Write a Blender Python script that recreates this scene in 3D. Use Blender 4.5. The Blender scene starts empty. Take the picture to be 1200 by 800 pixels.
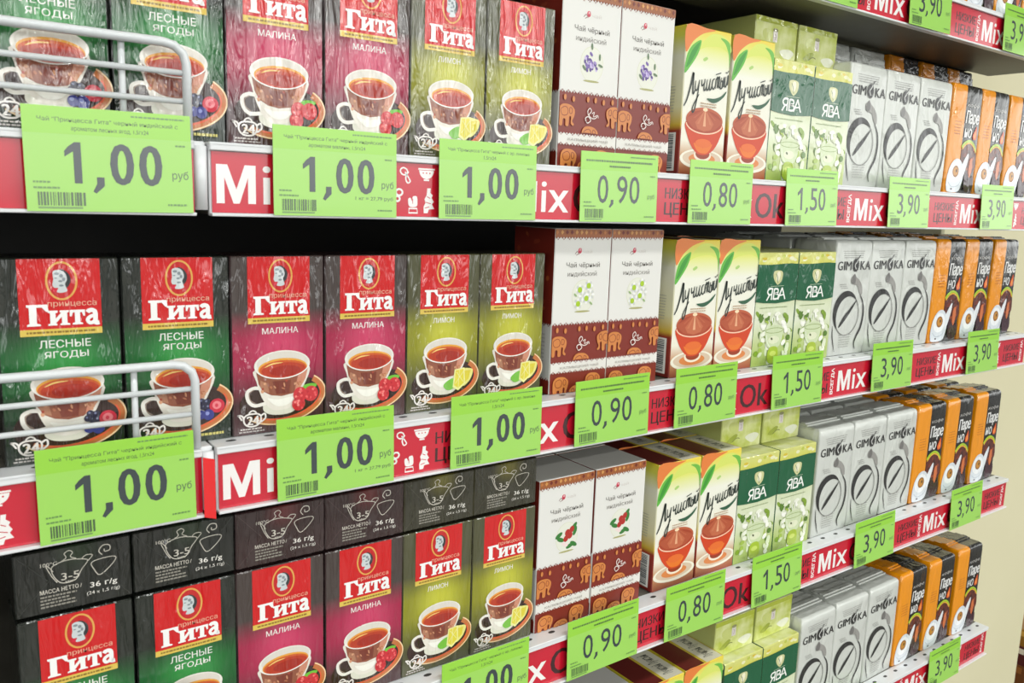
import bpy, math, random
from mathutils import Vector, Matrix

# ---------------------------------------------------------------- camera, world, lights, exposure
S = bpy.context.scene
C = S.collection
R = random.Random(7)

cam_data = bpy.data.cameras.new('camera')
cam_data.sensor_width = 36.0
cam_data.lens = 990.3 / 1200 * 36.0
cam_data.clip_start = 0.02
cam = bpy.data.objects.new('camera', cam_data)
C.objects.link(cam)
def aim(yaw, pitch, roll, loc):
    f = Vector((math.sin(yaw) * math.cos(pitch), math.cos(yaw) * math.cos(pitch), math.sin(pitch)))
    r = f.cross(Vector((0, 0, 1))).normalized()
    u = r.cross(f)
    c, s = math.cos(roll), math.sin(roll)
    r, u = c * r + s * u, c * u - s * r
    cam.matrix_world = Matrix(((r.x, u.x, -f.x, loc[0]), (r.y, u.y, -f.y, loc[1]), (r.z, u.z, -f.z, loc[2]), (0, 0, 0, 1)))
aim(0.635908, -0.163089, 0.034563, (-0.07294, -0.60079, 1.21902))
cam_data.dof.use_dof = True
cam_data.dof.focus_distance = 0.88
cam_data.dof.aperture_fstop = 18.0
S.camera = cam

S.view_settings.view_transform = 'Standard'
S.view_settings.look = 'None'
S.view_settings.gamma = 1.0
S.view_settings.use_curve_mapping = False
S.view_settings.exposure = -0.16

world = bpy.data.worlds.new('store_ambient')
S.world = world
world.use_nodes = True
wn = world.node_tree
wbg = wn.nodes['Background']
wtc = wn.nodes.new('ShaderNodeTexCoord'); wsp = wn.nodes.new('ShaderNodeSeparateXYZ')
wmr = wn.nodes.new('ShaderNodeMapRange'); wmr.inputs[1].default_value = -1; wmr.inputs[2].default_value = 1
wcr = wn.nodes.new('ShaderNodeValToRGB')
wn.links.new(wtc.outputs['Generated'], wsp.inputs[0]); wn.links.new(wsp.outputs[2], wmr.inputs[0]); wn.links.new(wmr.outputs[0], wcr.inputs[0])
wn.links.new(wcr.outputs[0], wbg.inputs[0])
# the far, brightly lit end of the sales floor lies along the horizon; ceiling and floor are darker
els = wcr.color_ramp.elements
els[0].position = 0.0; els[0].color = (0.06, 0.06, 0.06, 1)
els[1].position = 1.0; els[1].color = (0.10, 0.10, 0.10, 1)
for pos, v in ((0.475, 0.08), (0.505, 0.8), (0.55, 1.0), (0.60, 0.6), (0.66, 0.12)):
    e = els.new(pos); e.color = (v * 0.98, v, v * 0.98, 1)
wbg.inputs[1].default_value = 2.5

def area(name, loc, sx, sy, power, col=(0.985, 1, 0.965), rot=(0, 0, 0)):
    l = bpy.data.lights.new(name, 'AREA')
    l.shape = 'RECTANGLE'; l.size = sx; l.size_y = sy; l.energy = power; l.color = col
    o = bpy.data.objects.new(name, l); C.objects.link(o)
    o.location = loc; o.rotation_euler = rot
    return o
# rows of fluorescent ceiling tubes running along the aisle and the next aisles of the store
area('ceiling_tube_light', (0.7, -1.3, 2.95), 5.0, 0.24, 56)
area('ceiling_tube_light', (1.2, -3.4, 2.95), 8.0, 0.24, 110)
area('ceiling_tube_light', (1.6, -5.5, 2.95), 9.0, 0.24, 220)
area('ceiling_tube_light', (2.0, -7.6, 2.95), 11.0, 0.24, 300)
area('ceiling_tube_light', (2.4, -9.2, 2.95), 12.0, 0.24, 300)
area('ceiling_tube_light', (3.4, -0.6, 2.95), 2.0, 0.24, 16)

# ---------------------------------------------------------------- materials
def lin(c):
    c /= 255.0
    return c / 12.92 if c <= 0.04045 else ((c + 0.055) / 1.055) ** 2.4
def rgb(c):
    return (lin(c[0]), lin(c[1]), lin(c[2]), 1.0)
MATS = {}
def wrinkle(nt, scale, strength, stretch=(1, 1, 1)):
    tc = nt.nodes.new('ShaderNodeTexCoord')
    oi = nt.nodes.new('ShaderNodeObjectInfo')
    mp = nt.nodes.new('ShaderNodeMapping')
    mp.inputs['Scale'].default_value = stretch
    ad = nt.nodes.new('ShaderNodeVectorMath'); ad.operation = 'ADD'
    mu = nt.nodes.new('ShaderNodeMath'); mu.operation = 'MULTIPLY'; mu.inputs[1].default_value = 37.0
    nt.links.new(oi.outputs['Random'], mu.inputs[0])
    nt.links.new(tc.outputs['Object'], mp.inputs['Vector'])
    nt.links.new(mp.outputs['Vector'], ad.inputs[0])
    nt.links.new(mu.outputs[0], ad.inputs[1])
    nz = nt.nodes.new('ShaderNodeTexNoise')
    nz.inputs['Scale'].default_value = scale
    nz.inputs['Detail'].default_value = 3.0
    nz.inputs['Distortion'].default_value = 0.8
    nt.links.new(ad.outputs[0], nz.inputs['Vector'])
    b = nt.nodes.new('ShaderNodeBump')
    b.inputs['Strength'].default_value = strength
    b.inputs['Distance'].default_value = 0.004
    nt.links.new(nz.outputs['Fac'], b.inputs['Height'])
    return b
KIND = {  # roughness, coat, coat roughness, wrinkle scale, wrinkle strength, stretch
    'film':  (0.45, 1.0, 0.09, 58, 1.3, (2.6, 1, 0.4)),
    'card':  (0.38, 0.25, 0.20, 0, 0, None),
    'shine': (0.38, 0.9, 0.10, 40, 0.6, (1.5, 1, 0.7)),
    'foil':  (0.36, 0.5, 0.15, 40, 0.8, (1, 1, 0.5)),
    'paper': (0.6, 0.0, 0.2, 0, 0, None),
    'cover': (0.5, 1.0, 0.12, 9, 0.10, (1, 1, 1)),
    'plastic': (0.35, 0.2, 0.2, 0, 0, None),
    'metal': (0.3, 0.3, 0.15, 0, 0, None),
}
def M(c, kind='film', metallic=0.0):
    key = (tuple(c), kind, metallic)
    if key in MATS: return MATS[key]
    m = bpy.data.materials.new('print_%s' % kind)
    m.use_nodes = True
    p = m.node_tree.nodes['Principled BSDF']
    rough, coat, crough, sc, st, stretch = KIND[kind]
    p.inputs['Base Color'].default_value = rgb(c)
    p.inputs['Roughness'].default_value = rough
    p.inputs['Metallic'].default_value = metallic
    p.inputs['Coat Weight'].default_value = coat
    if coat > 0.7: p.inputs['Specular IOR Level'].default_value = 0.12; p.inputs['Coat IOR'].default_value = 1.8
    p.inputs['Coat Roughness'].default_value = crough
    if sc:
        b = wrinkle(m.node_tree, sc, st, stretch)
        m.node_tree.links.new(b.outputs[0], p.inputs['Coat Normal'])
        if kind == 'foil': m.node_tree.links.new(b.outputs[0], p.inputs['Normal'])
    MATS[key] = m
    return m
def ramp_mat(name, height, stops, kind='film', axis=2, glow=None):
    """printed vertical gradient along the carton's own height; glow = (x, z, radius, colour) printed halo"""
    m = bpy.data.materials.new(name); m.use_nodes = True
    nt = m.node_tree; p = nt.nodes['Principled BSDF']
    rough, coat, crough, sc, st, stretch = KIND[kind]
    p.inputs['Roughness'].default_value = rough
    p.inputs['Coat Weight'].default_value = coat
    if coat > 0.7: p.inputs['Specular IOR Level'].default_value = 0.12; p.inputs['Coat IOR'].default_value = 1.8
    p.inputs['Coat Roughness'].default_value = crough
    tc = nt.nodes.new('ShaderNodeTexCoord'); sp = nt.nodes.new('ShaderNodeSeparateXYZ')
    nt.links.new(tc.outputs['Object'], sp.inputs[0])
    d = nt.nodes.new('ShaderNodeMath'); d.operation = 'DIVIDE'; d.inputs[1].default_value = height
    nt.links.new(sp.outputs[axis], d.inputs[0])
    cr = nt.nodes.new('ShaderNodeValToRGB'); nt.links.new(d.outputs[0], cr.inputs[0])
    el = cr.color_ramp.elements
    while len(el) < len(stops): el.new(0.5)
    for e, (pos, col) in zip(el, stops):
        e.position = pos; e.color = rgb(col)
    out = cr.outputs[0]
    if glow:
        gx, gz, gr, gc = glow
        vm = nt.nodes.new('ShaderNodeCombineXYZ')
        nt.links.new(sp.outputs[0], vm.inputs[0]); nt.links.new(sp.outputs[2], vm.inputs[2])
        ds = nt.nodes.new('ShaderNodeVectorMath'); ds.operation = 'DISTANCE'
        ds.inputs[1].default_value = (gx, 0, gz)
        nt.links.new(vm.outputs[0], ds.inputs[0])
        mr = nt.nodes.new('ShaderNodeMapRange'); mr.interpolation_type = 'SMOOTHSTEP'
        mr.inputs[1].default_value = 0; mr.inputs[2].default_value = gr
        mr.inputs[3].default_value = 1; mr.inputs[4].default_value = 0
        nt.links.new(ds.outputs['Value'], mr.inputs[0])
        mx = nt.nodes.new('ShaderNodeMix'); mx.data_type = 'RGBA'
        nt.links.new(mr.outputs[0], mx.inputs[0])
        nt.links.new(out, mx.inputs[6]); mx.inputs[7].default_value = rgb(gc)
        out = mx.outputs[2]
    nt.links.new(out, p.inputs['Base Color'])
    if sc:
        b = wrinkle(nt, sc, st, stretch)
        nt.links.new(b.outputs[0], p.inputs['Coat Normal'])
    return m

# ---------------------------------------------------------------- scene helpers
def link(o, parent=None):
    C.objects.link(o)
    if parent: o.parent = parent
    return o
def tag(o, label=None, cat=None, group=None, kind=None):
    if label: o['label'] = label
    if cat: o['category'] = cat
    if group: o['group'] = group
    if kind: o['kind'] = kind
    return o
def empty(name, loc=(0, 0, 0)):
    o = bpy.data.objects.new(name, None)
    o.empty_display_size = 0.03
    o.location = loc
    return link(o)
class MB:
    """collects faces with a material each and links them as ONE mesh object"""
    def __init__(s): s.v = []; s.f = []; s.m = []; s.mats = []; s.smooth = []
    def mi(s, m):
        if m not in s.mats: s.mats.append(m)
        return s.mats.index(m)
    def face(s, pts, m, smooth=False):
        i = len(s.v); s.v += [tuple(p) for p in pts]
        s.f.append(tuple(range(i, i + len(pts)))); s.m.append(s.mi(m)); s.smooth.append(smooth)
    def grid(s, verts, faces, mats, smooth=False):
        i = len(s.v); s.v += [tuple(p) for p in verts]
        for f, m in zip(faces, mats):
            s.f.append(tuple(j + i for j in f)); s.m.append(s.mi(m)); s.smooth.append(smooth)
    def box(s, x0, x1, y0, y1, z0, z1, m, bevel=0.0, left=None, top=None, front=None, right=None, bottom=None):
        b = bevel
        P = lambda x, y, z: (x, y, z)
        if b <= 0:
            F = P(x0,y0,z0),P(x1,y0,z0),P(x1,y1,z0),P(x0,y1,z0),P(x0,y0,z1),P(x1,y0,z1),P(x1,y1,z1),P(x0,y1,z1)
            fs = [(0,1,5,4),(1,2,6,5),(2,3,7,6),(3,0,4,7),(4,5,6,7),(3,2,1,0)]
            s.grid(F, fs, [front or m, right or m, m, left or m, top or m, bottom or m])
            return
        # chamfered box: 24 vertices
        xs, ys, zs = (x0, x1), (y0, y1), (z0, z1)
        V = []; idx = {}
        for i in (0, 1):
            for j in (0, 1):
                for k in (0, 1):
                    sx, sy, sz = (b, -b)[i], (b, -b)[j], (b, -b)[k]
                    idx[i,j,k,0] = len(V); V.append((xs[i], ys[j] + sy, zs[k] + sz))
                    idx[i,j,k,1] = len(V); V.append((xs[i] + sx, ys[j], zs[k] + sz))
                    idx[i,j,k,2] = len(V); V.append((xs[i] + sx, ys[j] + sy, zs[k]))
        F = []; MM = []
        def q(m_, *keys): F.append(tuple(idx[k] for k in keys)); MM.append(m_)
        q(front or m, (0,0,0,1),(1,0,0,1),(1,0,1,1),(0,0,1,1))
        q(m, (1,1,0,1),(0,1,0,1),(0,1,1,1),(1,1,1,1))
        q(left or m, (0,1,0,0),(0,0,0,0),(0,0,1,0),(0,1,1,0))
        q(right or m, (1,0,0,0),(1,1,0,0),(1,1,1,0),(1,0,1,0))
        q(top or m, (0,0,1,2),(1,0,1,2),(1,1,1,2),(0,1,1,2))
        q(bottom or m, (0,1,0,2),(1,1,0,2),(1,0,0,2),(0,0,0,2))
        for k, mm in ((0, bottom), (1, top)):
            q(front or m, (0,0,k,1),(1,0,k,1),(1,0,k,2),(0,0,k,2)) if k else q(front or m, (0,0,k,2),(1,0,k,2),(1,0,k,1),(0,0,k,1))
            q(m, (1,1,k,1),(0,1,k,1),(0,1,k,2),(1,1,k,2)) if k else q(m, (1,1,k,2),(0,1,k,2),(0,1,k,1),(1,1,k,1))
            q(left or m, (0,1,k,0),(0,0,k,0),(0,0,k,2),(0,1,k,2)) if k else q(left or m, (0,1,k,2),(0,0,k,2),(0,0,k,0),(0,1,k,0))
            q(right or m, (1,0,k,0),(1,1,k,0),(1,1,k,2),(1,0,k,2)) if k else q(right or m, (1,0,k,2),(1,1,k,2),(1,1,k,0),(1,0,k,0))
        q(left or m, (0,0,0,0),(0,0,0,1),(0,0,1,1),(0,0,1,0))
        q(right or m, (1,0,0,1),(1,0,0,0),(1,0,1,0),(1,0,1,1))
        q(left or m, (0,1,0,1),(0,1,0,0),(0,1,1,0),(0,1,1,1))
        q(right or m, (1,1,0,0),(1,1,0,1),(1,1,1,1),(1,1,1,0))
        for i in (0, 1):
            for j in (0, 1):
                for k in (0, 1):
                    t = [idx[i,j,k,0], idx[i,j,k,1], idx[i,j,k,2]]
                    if (i + j + k) % 2 == 0: t = t[::-1]
                    F.append(tuple(t)); MM.append(m)
        s.grid(V, F, MM)
    def tube(s, pts, r, m, n=10, closed=False):
        P = [Vector(p) for p in pts]
        V = []; F = []
        prev = None
        for i, p in enumerate(P):
            if closed: t = (P[(i + 1) % len(P)] - P[i - 1]).normalized()
            else: t = (P[min(i + 1, len(P) - 1)] - P[max(i - 1, 0)]).normalized()
            a = prev if prev is not None else (Vector((0, 1, 0)) if abs(t.y) < 0.9 else Vector((1, 0, 0)))
            u = (a - t * a.dot(t)).normalized(); w = t.cross(u); prev = u
            for k in range(n):
                an = 2 * math.pi * k / n
                V.append(p + u * (r * math.cos(an)) + w * (r * math.sin(an)))
        L = len(P)
        for i in range(L if closed else L - 1):
            for k in range(n):
                a = i * n + k; b = i * n + (k + 1) % n
                c = ((i + 1) % L) * n
                F.append((a, b, c + (k + 1) % n, c + k))
        if not closed:
            F.append(tuple(range(n))[::-1]); F.append(tuple((L - 1) * n + k for k in range(n)))
        s.grid(V, F, [m] * len(F), True)
    def build(s, name, parent=None, loc=None):
        me = bpy.data.meshes.new(name)
        me.from_pydata(s.v, [], s.f)
        for m in s.mats: me.materials.append(m)
        me.polygons.foreach_set('material_index', s.m)
        me.polygons.foreach_set('use_smooth', s.smooth)
        me.update()
        o = bpy.data.objects.new(name, me)
        if loc: o.location = loc
        return link(o, parent)

# ---------------------------------------------------------------- printed artwork (millimetres from the top left corner of a face)
GLYPHS = {}
def glyphs(text, bold, shear):
    key = (text, bold, shear)
    if key in GLYPHS: return GLYPHS[key]
    cu = bpy.data.curves.new('lettering', 'FONT')
    cu.body = text; cu.offset = bold; cu.shear = shear; cu.resolution_u = 3; cu.fill_mode = 'FRONT'
    ob = bpy.data.objects.new('lettering', cu)
    C.objects.link(ob)
    bpy.context.view_layer.update()
    me = bpy.data.meshes.new_from_object(ob.evaluated_get(bpy.context.evaluated_depsgraph_get()))
    vs = [v.co.copy() for v in me.vertices]; fs = [tuple(p.vertices) for p in me.polygons]
    bpy.data.objects.remove(ob); bpy.data.curves.remove(cu); bpy.data.meshes.remove(me)
    x0 = min(v.x for v in vs); x1 = max(v.x for v in vs); y0 = min(v.y for v in vs); y1 = max(v.y for v in vs)
    r = ([((v.x - x0) / (x1 - x0), (v.y - y0) / (y1 - y0)) for v in vs], fs, (x1 - x0) / (y1 - y0))
    GLYPHS[key] = r
    return r
def smooth(pts, n=6, closed=False):
    out = []; L = len(pts)
    rng = range(L) if closed else range(L - 1)
    for i in rng:
        g = (lambda k: pts[k % L]) if closed else (lambda k: pts[max(0, min(L - 1, k))])
        p0, p1, p2, p3 = g(i - 1), g(i), g(i + 1), g(i + 2)
        for k in range(n):
            t = k / n
            out.append(tuple(0.5 * (2 * p1[a] + (p2[a] - p0[a]) * t + (2 * p0[a] - 5 * p1[a] + 4 * p2[a] - p3[a]) * t * t + (3 * p1[a] - p0[a] - 3 * p2[a] + p3[a]) * t ** 3) for a in (0, 1)))
    if not closed: out.append(tuple(pts[-1]))
    return out
def ell(cx, cy, rx, ry, n=28, a0=0, a1=360, rot=0):
    out = []
    cr, sr = math.cos(math.radians(rot)), math.sin(math.radians(rot))
    full = abs(a1 - a0) >= 360
    for k in range(n if full else n + 1):
        a = math.radians(a0 + (a1 - a0) * k / n)
        x, y = rx * math.cos(a), ry * math.sin(a)
        out.append((cx + x * cr - y * sr, cy + x * sr + y * cr))
    return out
class Art(MB):
    STEP = 0.00002
    def __init__(s, w, h, kind='film', face='front', y0=0.0):
        super().__init__(); s.w = w; s.h = h; s.kind = kind; s.layer = 1; s.facing = face; s.y0 = y0
    def P(s, x, d):
        e = s.layer * s.STEP
        if s.facing == 'front': return ((x - s.w / 2) / 1000, s.y0 - e, (s.h - d) / 1000)
        if s.facing == 'left': return (s.y0 - e, (s.w - x) / 1000, (s.h - d) / 1000)
        if s.facing == 'top': return ((x - s.w / 2) / 1000, (s.h - d) / 1000, s.y0 + e)
    def col(s, c): return c if isinstance(c, bpy.types.Material) else M(c, s.kind)
    def up(s, n=1): s.layer += n
    def poly(s, pts, c, up=True):
        s.up(1 if up else 0.3)
        a = sum(pts[i - 1][0] * pts[i][1] - pts[i][0] * pts[i - 1][1] for i in range(len(pts)))
        if a > 0: pts = pts[::-1]
        s.face([s.P(*p) for p in pts], s.col(c))
    def rect(s, x0, d0, x1, d1, c, up=True): s.poly([(x0, d0), (x0, d1), (x1, d1), (x1, d0)], c, up)
    def disc(s, cx, cy, rx, ry, c, n=28, rot=0, up=True): s.poly(ell(cx, cy, rx, ry, n, rot=rot), c, up)
    def line(s, pts, wd, c, up=True, closed=False, taper=None):
        s.up(1 if up else 0.3)
        m = s.col(c); L = len(pts); A = []; B = []
        for i in range(L):
            p = pts[i]
            a = pts[(i - 1) % L] if closed else pts[max(0, i - 1)]
            b = pts[(i + 1) % L] if closed else pts[min(L - 1, i + 1)]
            tx, ty = b[0] - a[0], b[1] - a[1]; l = math.hypot(tx, ty) or 1
            nx, ny = -ty / l, tx / l
            w_ = wd / 2 * (taper(i / (L - 1)) if taper else 1)
            A.append((p[0] + nx * w_, p[1] + ny * w_)); B.append((p[0] - nx * w_, p[1] - ny * w_))
        V = [s.P(*p) for p in A] + [s.P(*p) for p in B]; F = []
        for i in range(L if closed else L - 1):
            j = (i + 1) % L
            F.append((i, j, L + j, L + i))
        s.grid(V, F, [m] * len(F))
    def ring(s, cx, cy, rx, ry, wd, c, a0=0, a1=360, n=36, rot=0, up=True, taper=None):
        s.line(ell(cx, cy, rx, ry, n, a0, a1, rot), wd, c, up, closed=abs(a1 - a0) >= 360, taper=taper)
    def text(s, t, x, d, w, h, c, bold=0.0, shear=0.0, slant=0.0, up=True):
        vs, fs, asp = glyphs(t, 0.0, shear)
        s.up(1 if up else 0.3)
        if h is None: h = w / asp
        if w is None: w = h * asp
        k = max(0.0, bold) * h * .9              # heavier letters: the same outline printed again a hair to each side
        for i, sh in enumerate((0,) if k < .01 else (-k, 0, k) if k < .25 else (-k, -k / 2, 0, k / 2, k)):
            if i: s.up(0.3)
            V = [s.P(x + k + u * (w - 2 * k) + sh, d + (1 - v) * h - slant * u * w) for u, v in vs]
            s.grid(V, fs, [s.col(c)] * len(fs))
    def dashes(s, x, d, w, h, c, rnd, up=True):
        if up: s.up()
        p = x
        while p < x + w:
            l = rnd.uniform(1.0, 2.6)
            s.rect(p, d, min(p + l, x + w), d + h, c, False); p += l + rnd.uniform(0.35, 0.6)

# ================================================================ SETTING
DECK = {0: 1.4930, 1: 1.2520, 2: 1.0420, 3: 0.8030, 4: 0.5440, 5: 0.285}
SHELF = {0: 'top shelf', 1: 'upper shelf', 2: 'middle shelf', 3: 'lower shelf', 4: 'bottom shelf', 5: 'base shelf'}
XL, XR = 0.1025, 1.372      # the right hand bay
YB = 0.46                   # gondola back panel

def noise_mat(name, c0, c1, scale, rough=0.5):
    m = bpy.data.materials.new(name); m.use_nodes = True
    nt = m.node_tree; p = nt.nodes['Principled BSDF']
    nz = nt.nodes.new('ShaderNodeTexNoise'); nz.inputs['Scale'].default_value = scale; nz.inputs['Detail'].default_value = 5
    tc = nt.nodes.new('ShaderNodeTexCoord'); nt.links.new(tc.outputs['Object'], nz.inputs['Vector'])
    cr = nt.nodes.new('ShaderNodeValToRGB')
    cr.color_ramp.elements[0].position = 0.35; cr.color_ramp.elements[0].color = rgb(c0)
    cr.color_ramp.elements[1].position = 0.65; cr.color_ramp.elements[1].color = rgb(c1)
    nt.links.new(nz.outputs['Fac'], cr.inputs[0]); nt.links.new(cr.outputs[0], p.inputs['Base Color'])
    p.inputs['Roughness'].default_value = rough
    return m
WHITE_METAL = M((226, 228, 230), 'metal')
DARK_METAL = M((58, 56, 52), 'metal')
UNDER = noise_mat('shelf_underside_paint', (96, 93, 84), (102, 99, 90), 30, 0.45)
BLACK = M((60, 60, 60), 'paper')

b = MB(); b.box(-6, 9, -9.5, 4.5, -0.1, 0, noise_mat('floor_tile', (84, 80, 74), (96, 92, 85), 6, 0.4)); o = b.build('floor'); tag(o, kind='structure')
b = MB(); b.box(-6, 9, -9.5, 4.5, 3.2, 3.3, noise_mat('ceiling_paint', (222, 222, 218), (230, 230, 226), 3, 0.8)); o = b.build('ceiling'); tag(o, kind='structure')
b = MB(); b.box(-2.2, XR, YB, YB + 0.03, 0.0, 2.1, noise_mat('back_panel_paint', (40, 39, 37), (48, 47, 44), 8, 0.6)); o = b.build('wall_back'); tag(o, kind='structure')
b = MB(); b.box(1.50, 2.102, 0.20, 1.3, 0.0, 3.2, noise_mat('cream_paint', (206, 200, 166), (211, 205, 172), 2.0, 0.75), 0.004); o = b.build('wall_right'); tag(o, kind='structure')

# shelves -----------------------------------------------------------
def shelf(k, x0, x1, bay, label):
    z = DECK[k]
    root = empty('shelf', ((x0 + x1) / 2, 0, z - 0.049))
    tag(root, label, 'shelf', 'white shop shelves')
    root_l = lambda x: x - (x0 + x1) / 2
    a, c = root_l(x0), root_l(x1)
    H = 0.049
    b = MB()
    b.box(a, c, 0.0, YB - 0.002, H - 0.004, H - 0.0005, UNDER, 0)                       # deck sheet
    b.box(a, c, 0.088, 0.092, 0.003, H - 0.004, UNDER, 0)                             # back of the front channel
    b.box(a, c, -0.011, 0.092, 0.0012, 0.003, UNDER, 0)                               # underside of the channel
    for x in (a, c - 0.002): b.box(x, x + 0.002, 0.092, YB - 0.002, 0.012, H - 0.004, UNDER, 0)
    # slotted holes seen along the front edge of the deck
    b.build('deck', root)
    r = MB()
    r.box(a, c, -0.0145, -0.011, 0.0, H - 0.001, WHITE_METAL, 0.0006)                  # upright face behind the strip
    r.box(a, c, -0.0205, -0.0145, 0.0, 0.0022, WHITE_METAL, 0.0004)                    # bottom lip of the rail
    r.box(a, c, -0.0185, -0.0145, 0.0435, H - 0.001, WHITE_METAL, 0.0006)              # top lip of the rail
    r.box(a, c, -0.0185, 0.003, H - 0.0022, H, WHITE_METAL, 0.0004)                    # rolled top edge
    n = int((x1 - x0) / 0.028)
    for i in range(n):
        x = a + 0.014 + i * (c - a - 0.028) / (n - 1)
        r.face([(x + 0.004 * math.cos(t), -0.006 + 0.0022 * math.sin(t), H + 0.0001) for t in [j * math.pi / 6 for j in range(12)]], BLACK)
    r.build('price_rail', root)
    return root
for k in (0, 1, 2, 3, 4, 5):
    sh = shelf(k, XL, XR, 'right', 'white metal %s with red promotional strip, in the long right bay' % SHELF[k])
for k in (1, 2, 3, 4):
    sl = shelf(k, -0.9, 0.0925, 'left', 'white metal %s of the left bay, behind the wire fence' % SHELF[k])
    e = MB()
    off = 0.0925 - (0.0925 - 0.9) / 2
    e.tube([(off + 0.0046, -0.014, 0.004), (off + 0.0046, -0.014, 0.046)], 0.0045, WHITE_METAL, 12)
    e.box(off - 0.0002, off + 0.0090, -0.012, 0.010, 0.010, 0.049, WHITE_METAL, 0.001)
    o = e.build('end_cap', sl)
for k, u in ((0, 0), (1, 0)):
    pass

# ---------------------------------------------------------------- red promotional strips
RED = (202, 14, 46); STRIPW = (244, 240, 238); STRIPD = (62, 20, 26)
def doodles(a, x):
    W = STRIPW
    a.up()
    # whisk bow, bowl, cake stack, oven mitt, ladle, pretzel
    a.ring(x + 7, 6.5, 3.2, 2.6, 1.1, W, rot=20, up=False); a.line(smooth([(x + 8, 7), (x + 11, 11), (x + 12.5, 14), (x + 10, 15), (x + 8.6, 11), (x + 11, 6.5)]), 1.1, W, up=False)
    a.poly(ell(x + 27, 5, 6.6, 6.6, 16, 0, 180), W, up=False); a.line([(x + 19.6, 4), (x + 34.4, 4)], 1.2, W, up=False); a.line([(x + 24.6, 12.4), (x + 29.4, 12.4)], 1.2, W, up=False)
    a.poly([(x + 28, 18.6), (x + 31, 18.6), (x + 30.6, 22), (x + 33, 24), (x + 32, 26), (x + 34, 29), (x + 32.4, 31), (x + 34.6, 34.6), (x + 29.6, 35), (x + 28.6, 38), (x + 25, 38), (x + 24.8, 33), (x + 26.4, 30), (x + 25.6, 27), (x + 27.4, 24)], W, up=False)
    a.poly(smooth([(x + 12, 33), (x + 11, 27.5), (x + 13, 26.5), (x + 14.5, 29), (x + 15, 25.5), (x + 18.4, 25.2), (x + 19.2, 29), (x + 18.4, 33)], 4, True), W, up=False)
    a.line([(x + 11.8, 34.6), (x + 18.8, 34.6), (x + 19.4, 38.0), (x + 11.6, 38.0)], 1.2, W, up=False, closed=True)
    a.ring(x + 3, 22.5, 2.8, 2.4, 1.5, W, up=False); a.ring(x + 1.5, 27.4, 2.0, 1.9, 1.5, W, up=False)
    a.up()
    a.line([(x + 27.6, 25), (x + 30.6, 26.4)], 0.6, RED, up=False); a.line([(x + 26.6, 29.4), (x + 31.4, 30.6)], 0.6, RED, up=False); a.line([(x + 26, 34), (x + 30, 33)], 0.6, RED, up=False)
    for q in (24, 27, 30): a.disc(x + q, 7, .6, .6, RED, 8, 0, False)
    a.line([(x + 15, 27), (x + 15, 31)], 0.5, RED, up=False)
def strip(k, x0, x1, starts, label, left=False):
    root = empty('promo_strip', (x0, -0.0152, DECK[k] - 0.049))
    tag(root, label, 'price strip', 'red promotional strips')
    w = (x1 - x0) * 1000
    body = MB(); body.box(0, x1 - x0, -0.0006, 0.0, 0.0024, 0.0432, M(RED, 'cover'))
    body.build('paper_strip', root)
    def art(layer=1):
        a = Art(0, 43.2, 'cover', y0=-0.0006); a.layer = layer      # x measured from the strip's left end
        return a
    def letter_m(a, x):
        p = [(0, 0), (7.6, 0), (13.5, 16.5), (19.4, 0), (27, 0), (27, 26), (21.6, 26), (21.6, 8.5), (15.6, 26), (11.4, 26), (5.4, 8.5), (5.4, 26), (0, 26)]
        a.poly([(x + q[0], 8.5 + q[1]) for q in p], STRIPW, False)
    for m0 in starts:
        x = (m0 - x0) * 1000
        fits = lambda l, r: l >= 0 and r <= w
        if fits(x - 70, x - 18):
            a = art(); a.text('НИЗКИЕ', x - 70, 8.0, 51, 10.5, STRIPD, 0.03); a.text('ЦЕНЫ', x - 70, 22.0, 49, 14.5, STRIPD, 0.03, up=False); a.build('low_price_slogan', root)
        if fits(x - 15, x - 6):                 # the word set upright along the Mix word
            a = art(); a.layer = 2; vs, fs, asp = glyphs('ВСЕГДА', 0.03, 0)
            a.grid([a.P(x - 15 + (1 - v) * 7.5, 37 - u * 33) for u, v in vs], fs, [a.col(STRIPW)] * len(fs)); a.build('upright_slogan', root)
        if fits(x, x + 62):
            a = art(); letter_m(a, x); a.text('i', x + 32, 8.5, 5.5, 26, STRIPW, 0.025, up=False); a.text('x', x + 40, 15.5, 23, 19, STRIPW, 0.03, up=False); a.build('slogan_word', root)
        if fits(x + 68, x + 119):
            a = art(); a.text('O', x + 68, 8.2, 28, 26.6, STRIPD, 0.03); a.text('k', x + 99, 8.5, 19, 26, STRIPD, 0.03, up=False); a.build('slogan_ending', root)
        if fits(x + 130, x + 172):
            a = art(4); doodles(a, x + 136); a.build('kitchen_doodles', root)
    if left and k == 2:
        e = MB(); z0, z1 = 0.001, 0.0445; q = [(w / 1000 - .0008, -.0072), (w / 1000 + .0068, -.0088)]
        e.grid([(q[0][0], q[0][1], z0), (q[1][0], q[1][1], z0 - .002), (q[1][0], q[1][1], z1 - .002), (q[0][0], q[0][1], z1), (q[0][0], q[0][1] + .0004, z0), (q[1][0], q[1][1] + .0004, z0 - .002), (q[1][0], q[1][1] + .0004, z1 - .002), (q[0][0], q[0][1] + .0004, z1)],
               [(0, 1, 2, 3), (5, 4, 7, 6), (1, 5, 6, 2), (4, 0, 3, 7), (3, 2, 6, 7), (4, 5, 1, 0)], [M((236, 24, 30), 'cover')] * 6)
        e.build('loose_end', root)
    if left:
        a = art(4); doodles(a, w - 62); a.build('kitchen_doodles', root)
        a = art(4); doodles(a, w - 150); a.build('kitchen_doodles', root)
    return root
ST = [0.107, 0.353, 0.607, 0.861, 1.116, 1.3705]
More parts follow.
